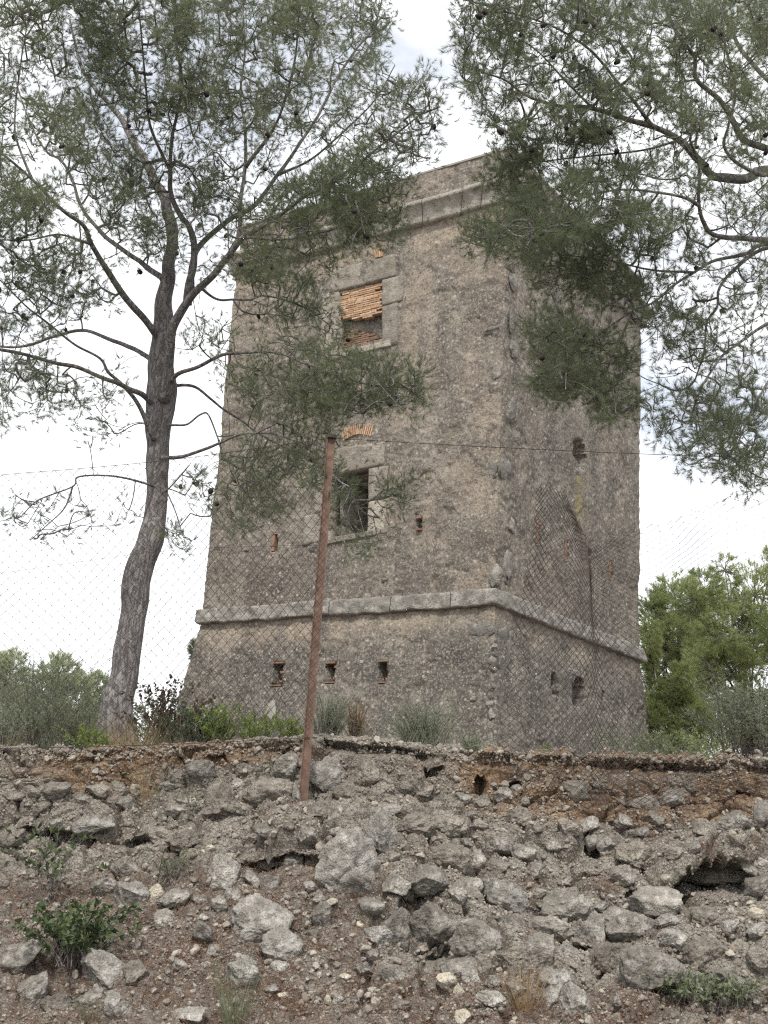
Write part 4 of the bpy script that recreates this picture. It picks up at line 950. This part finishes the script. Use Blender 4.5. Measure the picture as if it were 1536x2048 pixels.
limbsR = [
 lim([(1765, 480), (1650, 400), (1536, 345), (1488, 357), (1428, 355), (1398, 320), (1358, 280), (1308, 255), (1238, 235), (1183, 215), (1118, 212), (1048, 190), (1008, 160), (950, 140)], 44, 4, YR, YR-1.8),
 lim([(1760, 400), (1640, 340), (1536, 300), (1488, 280), (1463, 240), (1438, 200), (1393, 160), (1388, 115), (1358, 75), (1333, 20), (1310, -60)], 30, 7, YR, YR-.5),
 lim([(1530, 350), (1508, 345), (1468, 320), (1448, 290), (1458, 250), (1470, 180), (1450, 80), (1440, -20)], 14, 5, YR-.7, YR-1.2),
 lim([(1775, 560), (1650, 510), (1536, 485), (1488, 475), (1428, 470), (1408, 445), (1398, 400), (1398, 330), (1380, 280)], 26, 7, YR, YR-1.5),
 lim([(1399, 412), (1368, 395), (1318, 385), (1248, 380), (1180, 390), (1120, 420), (1050, 455), (990, 470)], 11, 3, YR-1.2, YR-1.9),
 lim([(1775, 580), (1650, 520), (1536, 490), (1488, 510), (1433, 520), (1388, 545), (1343, 575), (1308, 605), (1268, 620), (1230, 645), (1180, 680), (1120, 700)], 16, 3, YR, YR-1.0),
 lim([(1640, 515), (1536, 497), (1468, 540), (1438, 580), (1433, 615), (1413, 645), (1408, 700), (1390, 760)], 14, 4, YR-.3, YR-.2),
 lim([(1785, 760), (1660, 650), (1560, 640), (1488, 680), (1438, 720), (1400, 780), (1380, 840)], 16, 4, YR, YR-.9),
 lim([(1790, 800), (1680, 700), (1590, 710), (1540, 760), (1500, 830), (1470, 900)], 16, 4, YR, YR-1.4),
 lim([(1310, 256), (1250, 180), (1180, 100), (1100, 50), (1000, 20), (930, 0)], 12, 4, YR-1.2, YR-2.0),
 lim([(1755, 300), (1640, 220), (1560, 180), (1500, 120), (1450, 40), (1430, -60)], 24, 8, YR, YR+.8),
 lim([(1268, 620), (1230, 700), (1210, 760), (1220, 800)], 7, 3, YR-.8, YR-.9), lim([(1388, 545), (1300, 540), (1210, 520), (1120, 510)], 8, 3, YR-.5, YR-.2),
 lim([(1358, 280), (1290, 300), (1200, 310), (1110, 320), (1040, 330)], 9, 3, YR-1, YR-.6), lim([(1183, 215), (1120, 150), (1060, 90), (990, 60)], 8, 3, YR-1.4, YR-1.2), lim([(1760, 350), (1640, 180), (1560, 60), (1520, -60)], 18, 6, YR, YR-1.2),
 lim([(1730, 100), (1600, 0), (1450, -60), (1250, -80), (1100, -60)], 18, 5, YR, YR-1.3)]
clR = [(985, 40, 80, 90, .85), (960, 140, 50, 50, .8), (1090, 60, 120, 110, .95), (1260, 80, 160, 130, .95), (1460, 80, 120, 140, .9), (1510, 200, 60, 110, .9), (1020, 220, 70, 50, .9), (1130, 220, 130, 70, 1.), (1280, 240, 130, 80, .95), (1050, 300, 60, 50, 1.1), (1160, 320, 120, 60, 1.),
       (1030, 360, 70, 45, .9), (1150, 410, 130, 60, 1.1), (1300, 390, 120, 70, .9), (1420, 300, 100, 90, .6), (970, 460, 60, 30, .5), (1050, 470, 90, 45, .9), (1160, 500, 110, 60, .7), (1260, 500, 100, 70, .7), (1230, 560, 90, 55, .75), (1300, 612, 55, 45, 1.), (1130, 560, 70, 40, .5),
       (1110, 670, 60, 50, 1.1), (1180, 720, 100, 70, .95), (1220, 790, 60, 45, 1.), (1120, 760, 55, 40, .9), (1390, 590, 90, 70, .65), (1500, 600, 60, 100, .5), (1420, 480, 110, 60, .5), (1500, 300, 60, 70, .7), (1340, 520, 70, 50, .6), (1380, 740, 70, 90, .5), (1470, 770, 90, 110, .55), (1430, 880, 90, 60, .75), (1500, 930, 60, 45, .75), (1330, 830, 50, 50, .4), (1360, 660, 60, 40, .4), (1500, 420, 60, 80, .5), (1500, 20, 90, 90, .9)]
bl = W(1820, 1520, YR)
pine('large pine reaching in from the right edge with drooping branches before the tower', (bl[0], bl[1], bl[2]), trunkR, limbsR, clR, 6, M_NEEDLE, cones=85, nl=.06, conef=lambda x, y: 1.8 if y < 330 else .4)

# ------------------------------------------------------------------ fence
py0 = float(on_bank(610, 1592)[0][1])-.02
fb = on_bank(610, 1592)[0]
fence = empty('chain_link_fence', (fb[0], py0, fb[2]), 'rusty chain link fence, torn open right of its leaning angle iron post', 'fence')
def floc(v): return None
mb = MB(); B0 = W(606, 1612, py0); B1 = W(663, 874, py0)
ax = nrm(B1-B0); ex = np.array([1., 0, 0]); ex = nrm(ex-ax*(ex@ax)); ey = np.cross(ax, ex)
hl = np.linalg.norm(B1-B0)/2; mid = (B0+B1)/2
box(mb, mid, ex*.027, ey*.0035, ax*hl); box(mb, mid+ey*.0325-ex*.004, ex*.0035, ey*.029, ax*hl)
box(mb, mid-ex*.027-ey*.009, ex*.003, ey*.0055, ax*hl)
for i in range(28):
    box(mb, B0+ax*(2*hl*(i+.5)/28)-ex*.033, ex*.004, ey*.004, ax*.006)
link('post', mb.mesh('post', M_RUST, False), fence)
mb = MB(); tube(mb, [B1-ax*.012, B1+ax*.012], .036, 12); link('post_cap', mb.mesh('post_cap', M_WIRE, False), fence)
def lattice(ctrl, nu, nv, seed, holes=None, r=.0018, jit=.008):
    """diamond mesh over a lattice of control points ctrl[i][j] = (px,py,Y) (columns i, rows j bottom->top)"""
    C = np.array(ctrl, float); P = W(C[..., 0], C[..., 1], C[..., 2])
    # smooth interpolation both ways
    Q = np.stack([catmull(P[i], 8) for i in range(len(P))]); Q = np.stack([catmull(Q[:, j], 8) for j in range(Q.shape[1])], 1)
    nu_, nv_ = Q.shape[0]-1, Q.shape[1]-1
    def at(u, v):
        u = np.clip(u, 0, 1)*nu_; v = np.clip(v, 0, 1)*nv_; i = np.minimum(u.astype(int), nu_-1); j = np.minimum(v.astype(int), nv_-1); a = (u-i)[..., None]; b = (v-j)[..., None]
        return Q[i, j]*(1-a)*(1-b)+Q[i+1, j]*a*(1-b)+Q[i, j+1]*(1-a)*b+Q[i+1, j+1]*a*b
    mbx = MB(); rg = np.random.default_rng(seed)
    for i in range(nu):
        u = np.array([(i+.5+(.5 if (i+j) % 2 else -.5)*1.05)/nu for j in range(nv+1)]); v = np.arange(nv+1)/nv
        p = at(u, v); p = p+jit*np.stack([vnoise(p*6+3, seed+k) for k in range(3)], -1)
        p[:, 1] += .0021*np.where((np.arange(nv+1)+i) % 2, 1, -1)
        x, y = proj(p); keep = np.ones(len(p), bool)
        if holes is not None: keep = holes(x, y, u, v)
        s = 0
        while s < len(p):
            if not keep[s]: s += 1; continue
            e = s
            while e+1 < len(p) and keep[e+1]: e += 1
            if e-s >= 1: tube(mbx, p[s:e+1], r, 4, False)
            s = e+1
    return mbx
yf = py0-.03
ctrlL = [[(x-16, b, yf+d), (x-6, (b*2+t)/3, yf+d2), (x, (b+2*t)/3, yf+d2), (x, t, yf+d)] for x, b, t, d, d2 in [(-160, 1500, 968, .0, .02), (0, 1500, 950, .02, .08), (150, 1508, 938, .03, .1), (290, 1500, 925, .02, .06), (420, 1488, 908, .02, .1), (540, 1480, 893, 0, .06), (652, 1478, 877, 0, 0.)]]
for c_, dx in zip(ctrlL, [-20, -18, -14, -14, -18, -26, -30]):
    c_[0] = (c_[0][0]+dx*.6, c_[0][1], c_[0][2]); c_[1] = (c_[1][0]+dx*.3, c_[1][1], c_[1][2])
wp = lattice(ctrlL, 70, 50, 3)
link('wire_mesh', wp.mesh('wire_mesh', M_WIRE), fence)
tp = {990: 1080, }
colsR = [[(1000, 1585), (990, 1490), (1000, 1350), (1035, 1190), (1062, 1060), (1072, 962)],
         [(1060, 1600), (1065, 1495), (1070, 1350), (1085, 1200), (1100, 1060), (1098, 952)],
         [(1120, 1605), (1125, 1500), (1130, 1350), (1138, 1200), (1140, 1080), (1132, 980)],
         [(1175, 1610), (1175, 1500), (1180, 1350), (1180, 1210), (1172, 1120), (1160, 1040)],
         [(1215, 1610), (1215, 1505), (1205, 1350), (1192, 1215), (1190, 1140), (1192, 1068)],
         [(1270, 1610), (1270, 1508), (1262, 1350), (1248, 1220), (1240, 1140), (1236, 1058)],
         [(1350, 1600), (1350, 1510), (1345, 1370), (1340, 1240), (1335, 1140), (1330, 1028)],
         [(1450, 1590), (1450, 1515), (1448, 1380), (1445, 1240), (1440, 1120), (1436, 988)],
         [(1580, 1590), (1580, 1518), (1580, 1390), (1580, 1240), (1580, 1110), (1580, 980)]]
dpt = [(.0, -.05, -.1, -.05, .0, .05), (-.02, -.1, .0, .1, .05, -.05), (-.02, -.05, .05, .05, .1, .0), (-.02, -.05, .0, .08, .1, .05), (-.02, -.02, .05, .1, .05, .12), (-.02, 0, .05, .05, 0, .0), (0, 0, .04, .08, .05, 0), (0, 0, .05, .08, .05, 0), (0, 0, 0, 0, 0, 0)]
ctrlR = [[(x, y, yf+.02+d-(.10 if j == 0 else 0)) for j, ((x, y), d) in enumerate(zip(c_, ds))] for c_, ds in zip(colsR, dpt)]
rgf = np.random.default_rng(77)
def torn(x, y, u, v):
    edge = .012*rgf.random()
    return (u > .012+edge) & ((v < .985-.03*rgf.random())) & ~((x < 1150) & (y > 1500) & (x > 960))
wp = lattice(ctrlR, 64, 92, 5, torn, .0021, jit=.014)
o = link('wire_mesh', wp.mesh('wire_mesh', M_WIRE), fence); o['label'] = 'torn sagging right hand piece of wire mesh'
mb = MB()
def wire(pts, r, n=8): tube(mb, catmull(W([p[0] for p in pts], [p[1] for p in pts], [p[2] for p in pts]), n), r, 5, False)
wire([(-160, 968, yf), (0, 950, yf+.02), (150, 938, yf+.03), (290, 925, yf+.02), (420, 910, yf+.02), (540, 893, yf), (662, 876, py0-.01)], .0022)
wire([(662, 876, py0-.01), (850, 887, py0+.02), (1060, 898, py0+.03), (1290, 908, py0+.02), (1600, 918, py0)], .0024)
wire([(-160, 1160, yf), (0, 1146, yf+.05), (150, 1125, yf+.08), (290, 1106, yf+.05), (420, 1096, yf+.05), (545, 1092, yf+.02), (640, 1090, py0-.01)], .0013)
wire([(-160, 1500, yf), (300, 1490, yf), (620, 1475, py0-.01)], .0022)
link('straining_wire', mb.mesh('straining_wire', M_WIRE), fence)

# ------------------------------------------------------------------ plants
def plantroot(name, p, label, cat, group=None): return empty(name, tuple(p), label, cat, group)
def leafy(name, label, cat, base, stems, h, spread, leaf, nleaf, mat, seed, up=1., lw=.45, stemr=.003, group=None, droop=.0, stemmat=None):
    """shrub: arching stems with real leaves (two-quad folded)"""
    rg = np.random.default_rng(seed); root = plantroot(name, base, label, cat, group); base = np.asarray(base, float)
    sb, lb = MB(), MB(); LPp = []; LD_ = []
    for i in range(stems):
        a = rg.uniform(0, 2*math.pi); tilt = rg.uniform(.05, 1)**.8*spread; hh = h*rg.uniform(.5, 1.05)
        b0 = base+np.array([rg.normal(0, spread*.18), rg.normal(0, spread*.18), -.02])
        tip = b0+np.array([math.cos(a)*tilt, math.sin(a)*tilt, hh*up]); ctl = b0+np.array([math.cos(a)*tilt*.3, math.sin(a)*tilt*.3, hh*.75*up])
        t = np.linspace(0, 1, 9)[:, None]; P = b0*(1-t)**2+2*ctl*t*(1-t)+tip*t*t; P[:, 2] -= droop*t[:, 0]**3*hh
        P += .012*h*np.stack([vnoise(P*9/h, seed+i*3+k) for k in range(3)], -1)*t
        tube(sb, P, np.linspace(stemr, stemr*.4, 9), 4, False)
        m = max(1, int(nleaf*rg.uniform(.7, 1.2))); tt = rg.uniform(.2, 1, m)**.7; idx = tt*8; i0 = np.minimum(idx.astype(int), 7); f = (idx-i0)[:, None]
        LPp.append(P[i0]*(1-f)+P[i0+1]*f); LD_.append(nrm(rg.normal(size=(m, 3))+nrm(P[i0+1]-P[i0])*.9))
    Pl = np.concatenate(LPp); Dl = np.concatenate(LD_); m = len(Pl); Ll = leaf*rg.uniform(.6, 1.15, m)[:, None]
    s = nrm(np.cross(Dl, nrm(rg.normal(size=(m, 3))+np.array([0, 0, .6])))); nn = np.cross(s, Dl)
    wv = s*Ll*lw*.5
    V = np.stack([Pl, Pl+Dl*Ll*.45+wv+nn*Ll*.1, Pl+Dl*Ll*.5, Pl+Dl*Ll*.45-wv+nn*Ll*.1, Pl+Dl*Ll*1.0-nn*Ll*.08], 1).reshape(-1, 3)
    i = np.arange(m)[:, None]*5; lb.add(V, None, np.concatenate([i+np.array([[0, 1, 2]]), i+np.array([[0, 2, 3]]), i+np.array([[1, 4, 2]]), i+np.array([[2, 4, 3]])]), np.repeat(rg.random(m), 5))
    link('stems', sb.mesh('stems', stemmat or M_TWIG), root); link('leaves', lb.mesh('leaves', mat, False), root); return root
def grass(name, label, base, nb, h, spread, mat, seed, wd=.0016, group=None, cat='grass tuft', lean=.5):
    rg = np.random.default_rng(seed); base = np.asarray(base, float); mb = MB(); n_ = nb
    a = rg.uniform(0, 2*math.pi, n_); r_ = np.sqrt(rg.random(n_))*spread*.4
    P = base+np.stack([np.cos(a)*r_, np.sin(a)*r_, np.full(n_, -.015)], -1); hh = h*rg.uniform(.35, 1.05, n_)
    dirn = nrm(np.stack([np.cos(a)*rg.uniform(.05, lean, n_), np.sin(a)*rg.uniform(.05, lean, n_), np.ones(n_)], -1)+rg.normal(0, .12, (n_, 3)))
    out = np.stack([np.cos(a), np.sin(a), np.zeros(n_)], -1)*(spread*.5*rg.random(n_))[:, None]
    s = nrm(np.cross(dirn, rg.normal(size=(n_, 3))))*wd; tint = rg.random(n_); V = []
    ts = [0, .35, .7, 1]
    for t in ts:
        c = P+dirn*hh[:, None]*t+out*t*t; ww = (1-t)**.6
        V += [c-s*ww, c+s*ww] if t < 1 else [c]
    V = np.stack(V, 1).reshape(-1, 3); i = np.arange(n_)[:, None]*7
    mb.add(V, np.concatenate([i+np.array([[0, 1, 3, 2]]), i+np.array([[2, 3, 5, 4]])]), i+np.array([[4, 5, 6]]), np.repeat(tint, 7))
    o = link(name, mb.mesh(name, mat), None); o.data.transform(Matrix.Translation(-Vector(base))); o.location = base
    tag(o, label, cat, group, 'thing'); return o
def lipP(px, Y, dz=0.):
    p = W(px, 1480, Y); return np.array([p[0], Y, float(lip_z(np.array([p[0]*8.4/Y]))[()] if np.ndim(lip_z(np.array([p[0]])))==0 else lip_z(np.array([p[0]]))[0])-.02+dz])
leafy('shrub', 'dark reddish leafy shrub growing at the right side of the left pine trunk', 'shrub', lipP(330, 9.6), 60, .62, .34, .035, 34, M_REDLEAF, 1, lw=.6)
leafy('shrub', 'dull green shrub crowding the left side of the pine trunk base', 'shrub', lipP(150, 9.5), 46, .55, .3, .03, 30, M_OLIVE, 2)
leafy('shrub', 'dark low bush between the reddish shrub and the bright green weeds', 'shrub', lipP(385, 9.3), 50, .42, .3, .028, 40, M_DARKLEAF, 3)
leafy('shrub', 'airy olive shrub in front of the trunk base, left of the dull green shrub', 'shrub', lipP(70, 9.4), 60, .5, .34, .03, 30, M_OLIVE, 61, lw=.3)
leafy('shrub', 'low pale scrub at the far left end of the lip', 'shrub', lipP(5, 9.3), 50, .4, .32, .03, 28, M_GREYG, 62, lw=.25)
leafy('weed', 'fresh green weed spreading at the left foot of the pine trunk', 'weed', lipP(185, 9.1), 40, .26, .22, .035, 20, M_GREEN, 63, lw=.4)
leafy('weed', 'bright green leafy weed on the lip, first right of the dark low bush', 'weed', lipP(430, 9.2), 46, .36, .2, .045, 22, M_GREEN, 4, lw=.3)
leafy('weed', 'bright yellow green weed on the lip close left of the post', 'weed', lipP(510, 9.2), 40, .30, .22, .04, 22, M_GREEN, 5, lw=.3)
leafy('weed', 'low yellow green weed touching the left side of the post', 'weed', lipP(575, 9.1), 34, .24, .16, .035, 20, M_GREEN, 6, lw=.35)
leafy('shrub', 'fine grey green broom shrub just right of the post', 'shrub', lipP(655, 9.4), 110, .42, .2, .03, 26, M_GREYG, 7, lw=.14)
leafy('shrub', 'yellowish twiggy shrub right of the grey green broom by the post', 'shrub', lipP(712, 9.5), 60, .40, .13, .03, 22, M_DRY, 8, lw=.12)
leafy('shrub', 'wide grey green bush before the middle of the tower foot', 'shrub', lipP(845, 9.8), 170, .48, .36, .032, 30, M_GREYG, 9, lw=.16)
leafy('weed', 'small grey green tuft standing near the tower corner', 'weed', lipP(945, 9.3), 40, .20, .12, .05, 12, M_GREYG, 10, lw=.18)
leafy('weed', 'tiny yellow weed on the lip right of the tower corner', 'weed', lipP(1090, 9.2), 16, .17, .1, .03, 14, M_GREEN, 11, lw=.3)
leafy('shrub', 'rounded grey olive shrub on the lip at the right edge', 'shrub', W(1500, 1520, 12.)-np.array([0, 0, .1]), 220, .85, .62, .05, 40, M_GREYG, 12, lw=.2)
leafy('shrub', 'tall olive coloured shrub behind the fence at the left', 'shrub', W(85, 1500, 12.5)-np.array([0, 0, .1]), 150, 1.05, .6, .035, 46, M_OLIVE, 13, lw=.16)
leafy('shrub', 'grey green shrub behind the fence at the left edge', 'shrub', W(-10, 1500, 13.)-np.array([0, 0, .1]), 140, .95, .7, .035, 40, M_GREYG, 14, lw=.2)
q = on_bank(150, 1922)[0]
leafy('shrub', 'dark glossy leafy shrub growing among rocks at the lower left', 'shrub', q+np.array([0, -.05, 0]), 40, .36, .30, .046, 24, M_BUSH, 15, lw=.6, up=.9)
leafy('climber', 'thin climbing stems with paired leaves above the dark glossy shrub', 'climber', on_bank(95, 1800)[0]+np.array([0, -.05, -.03]), 18, .46, .34, .045, 11, M_BUSH, 16, lw=.6, stemr=.002)
leafy('weed', 'low grey green leafy weed among stones at the bottom right corner', 'weed', on_bank(1450, 2015)[0], 44, .16, .26, .036, 16, M_OLIVE, 17, lw=.45)
leafy('weed', 'low leafy weed left of the grey rock at the bottom right', 'weed', on_bank(1360, 2005)[0], 34, .16, .2, .034, 16, M_OLIVE, 18, lw=.45)
leafy('weed', 'thin green sprig growing against the earthy crust left of centre', 'weed', on_bank(280, 1700)[0], 10, .5, .14, .028, 16, M_OLIVE, 19, lw=.3, stemr=.0016)
leafy('weed', 'small green sprig on the crust below the dark boulder under the lip', 'weed', on_bank(380, 1630)[0], 8, .22, .1, .026, 12, M_OLIVE, 20, lw=.35, stemr=.0015)
leafy('weed', 'sparse twiggy weed on brown litter under the overhang', 'weed', on_bank(345, 1765)[0], 22, .2, .2, .024, 16, M_OLIVE, 22, lw=.35)
grass('dry_grass', 'orange dry grass stalks hanging before the rusty crust at the left', on_bank(292, 1590)[0], 40, .36, .1, M_DRY, 23, .0013)
grass('grass_tuft', 'thin green grass tuft before the pale wedge boulder at the bottom', on_bank(470, 2040)[0], 110, .40, .16, M_OLIVE, 24, .0012)
grass('grass_tuft', 'dry tan and green grass tuft before the leaning slab at the bottom right', on_bank(1048, 2030)[0], 150, .32, .1, M_DRY, 25, .0013)
grass('grass_tuft', 'small green grass tuft on the bottom edge at the left', on_bank(180, 2040)[0], 60, .14, .12, M_OLIVE, 26, .0013)
grass('dry_grass', 'pale dry grass on the lip beside the pine trunk base', lipP(262, 8.9), 90, .36, .3, M_DRY, 27, .0013)
for i, (x, Yy, h) in enumerate([(20, 9.2, .3), (60, 9.3, .28), (120, 9.1, .22), (205, 9.1, .2), (470, 9., .16), (540, 8.95, .14), (690, 9., .14), (760, 9.1, .16), (900, 9.1, .14), (980, 9.1, .12), (1330, 9.2, .14), (1430, 9.2, .16)]):
    grass('grass_tuft', 'short thin grass growing along the top of the crumbling lip', lipP(x, Yy), 70, h, .25, M_OLIVE if i % 3 else M_DRY, 30+i, .0014, 'grass tufts along the lip')
for i, (x, Yy, h, m_) in enumerate([(20, 10.5, .75, M_GREYG), (70, 10.8, .8, M_OLIVE), (120, 10.2, .7, M_OLIVE), (165, 10., .6, M_GREYG), (200, 9.7, .5, M_DRY), (300, 9.4, .45, M_DRY), (250, 9.3, .4, M_OLIVE), (350, 9.2, .35, M_OLIVE), (420, 9.5, .4, M_GREYG), (480, 9.5, .42, M_OLIVE), (560, 9.5, .4, M_GREYG), (610, 9.3, .3, M_OLIVE), (800, 9.4, .3, M_GREYG), (890, 9.5, .34, M_GREYG)]):
    grass('tall_grass', 'tall wispy grass growing behind the lip and the fence', lipP(x, Yy, -.05), 150, h, .4, m_, 130+i, .0015, 'wispy grass clumps behind the lip', 'grass clump', .35)
# fallen twigs
for i, (pts, lb) in enumerate([([(1110, 1960), (1190, 1990), (1230, 2020), (1225, 1985)], 'bare forked grey twig lying at the foot of the rock pile'), ([(1200, 1800), (1260, 1850), (1330, 1900)], 'long thin dead twig slanting over the wide sloping boulder'),
                               ([(660, 1880), (710, 1930), (768, 1965)], 'thin dead twig lying across the litter below centre'), ([(240, 2040), (290, 1985), (330, 1910)], 'thin bent dead stalk at the bottom left')]):
    mb = MB(); P = on_bank(np.array([p[0] for p in pts]), np.array([p[1] for p in pts]))[0]+np.array([0, -.05, .03]); tube(mb, catmull(P, 8), .003, 5); o = link('twig', mb.mesh('twig', M_TWIG)); tag(o, lb, 'twig')

# ------------------------------------------------------------------ trees behind
def bgtree(name, label, cat, base, h, blobs, mat, seed, n, nl, nw, k=16, group=None, trunkr=.12):
    """blobs: (px,py,rx,ry,Y offset) crown lobes in the photo's frame at the tree's own distance"""
    rg = np.random.default_rng(seed); root = empty(name, tuple(base), label, cat, group); base = np.asarray(base, float); Y = base[1]
    wood, cr = MB(), MB()
    cents = [W(x, y, Y+dy) for x, y, rx, ry, dy in blobs]
    top = np.mean(cents, 0); tr = catmull(np.array([base-np.array([0, 0, .3]), base*.6+top*.4+np.array([.1, 0, 0]), top]), 8); tube(wood, tr, np.linspace(trunkr, trunkr*.35, len(tr)), 8)
    tot = sum(rx*ry for _, _, rx, ry, _ in blobs); PP = []; AA = []; TT = []
    for c, (x, y, rx, ry, dy) in zip(cents, blobs):
        m = int(n*rx*ry/tot); kx, kz = rx*Y/F_PX, ry*Y/F_PX
        s = tr[rg.integers(6, len(tr)-2)]; limb = catmull(np.array([s, (s+c)/2+np.array([0, 0, -.1]), c]), 6); tube(wood, limb, np.linspace(trunkr*.4, .012, len(limb)), 5)
        d = nrm(rg.normal(size=(m, 3))); r_ = rg.uniform(.35, 1, m)[:, None]**.5
        q = c+d*r_*np.array([kx, (kx+kz)/2, kz]); q += .14*kx*np.stack([vnoise(q*2.2, seed+i) for i in range(3)], -1)
        keep = vnoise(q*2.4, seed+7)+.5*vnoise(q*6, seed+8) > -.25
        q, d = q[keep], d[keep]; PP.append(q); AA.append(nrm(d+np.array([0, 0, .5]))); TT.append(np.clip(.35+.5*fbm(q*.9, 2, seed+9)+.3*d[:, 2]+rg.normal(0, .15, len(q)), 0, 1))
        for e in q[rg.choice(len(q), min(len(q), 26), False)]: tube(wood, [c, (c+e)/2+rg.normal(0, .06, 3), e], [.014, .009, .004], 4, False)
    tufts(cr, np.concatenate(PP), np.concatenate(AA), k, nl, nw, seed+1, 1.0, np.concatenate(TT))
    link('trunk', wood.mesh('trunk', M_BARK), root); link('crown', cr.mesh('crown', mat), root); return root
gz = EYE+.95
for i, (x, Yy, h, sp, lb) in enumerate([(1310, 20, 1.3, .9, 'low green bush at the right foot of the tower'), (1420, 21, 1.4, 1.1, 'low dark green bush behind the fence, second from the tower'), (1500, 19, 1.0, 1.0, 'low bush behind the rounded grey olive shrub at the right edge'), (170, 20, 1.5, 1.1, 'low olive bush behind the leaning pine trunk'), (300, 22, 1.3, 1., 'low bush in the gap between the pine trunk and the tower'), (30, 21, 1.6, 1.2, 'low olive bush far behind the fence at the left edge')]):
    leafy('shrub', lb, 'shrub', (float(W(x, 1500, Yy)[0]), Yy, EYE+.75), 130, h, sp, .07, 40, M_OLIVE if i != 1 else M_FARPINE, 150+i, lw=.35)
def B(px, Y): p = W(px, 1500, Y); return (p[0], Y, gz)
bgtree('pine_tree', 'tall dark bushy pine rising at the right edge behind the fence', 'pine tree', B(1500, 33), 8, [(1510, 1190, 80, 80, 0), (1450, 1220, 70, 70, .5), (1560, 1250, 80, 90, -.5), (1430, 1300, 70, 70, .3), (1500, 1330, 90, 80, -.6), (1390, 1200, 50, 50, .5), (1545, 1130, 50, 40, 0), (1440, 1400, 80, 60, .3), (1520, 1410, 70, 60, 0), (1480, 1270, 90, 80, -.8), (1430, 1350, 80, 70, -.8), (1450, 1140, 40, 40, 0), (1540, 1480, 60, 50, 0)], M_FARPINE, 61, 10500, .15, .0065, 16)
bgtree('pine_tree', 'round topped pine between the tower and the tall right edge pine', 'pine tree', B(1365, 36), 7, [(1350, 1200, 60, 60, 0), (1410, 1180, 55, 50, .4), (1310, 1240, 50, 60, -.3), (1380, 1270, 70, 60, .2), (1330, 1330, 55, 50, .2), (1390, 1350, 60, 60, .4), (1310, 1200, 30, 30, 0), (1340, 1280, 60, 60, -.6), (1400, 1300, 60, 60, -.6), (1350, 1410, 60, 60, 0), (1420, 1450, 70, 50, 0), (1310, 1400, 40, 70, .6)], M_FARPINE, 62, 8500, .16, .007, 16)
bgtree('pine_tree', 'low yellow green young pine beside the right side of the tower', 'pine tree', B(1345, 30), 4, [(1350, 1370, 42, 50, 0), (1320, 1440, 36, 60, .2), (1380, 1440, 50, 50, .1), (1300, 1290, 25, 70, 1.5), (1350, 1490, 60, 30, 0)], M_NEEDLE2, 63, 5600, .12, .006, 16)
bgtree('tree', 'thin pale green tree at the far left edge behind the fence', 'tree', B(10, 34), 5, [(20, 1340, 46, 46, 0), (-40, 1330, 60, 50, .3), (10, 1410, 50, 50, .2), (40, 1460, 45, 40, -.2)], M_PALEG, 64, 4200, .13, .007, 14)
bgtree('tree', 'pale green rounded tree left of the leaning pine trunk', 'tree', B(110, 36), 5, [(115, 1345, 48, 42, 0), (80, 1390, 40, 40, .3), (150, 1380, 42, 40, -.2), (110, 1440, 60, 50, 0), (170, 1450, 40, 40, .2)], M_PALEG, 65, 4800, .13, .007, 14)
bgtree('tree', 'small green tree peeping out right behind the leaning pine trunk', 'tree', B(200, 38), 4.6, [(195, 1380, 30, 40, 0), (215, 1440, 40, 40, .2)], M_PALEG, 66, 1700, .13, .007, 14)
bgtree('tree', 'sliver of green tree showing past the left edge of the tower', 'tree', B(400, 40), 6, [(400, 1300, 26, 30, 0), (410, 1360, 36, 60, .3)], M_OLIVE, 67, 1400, .14, .008, 14)
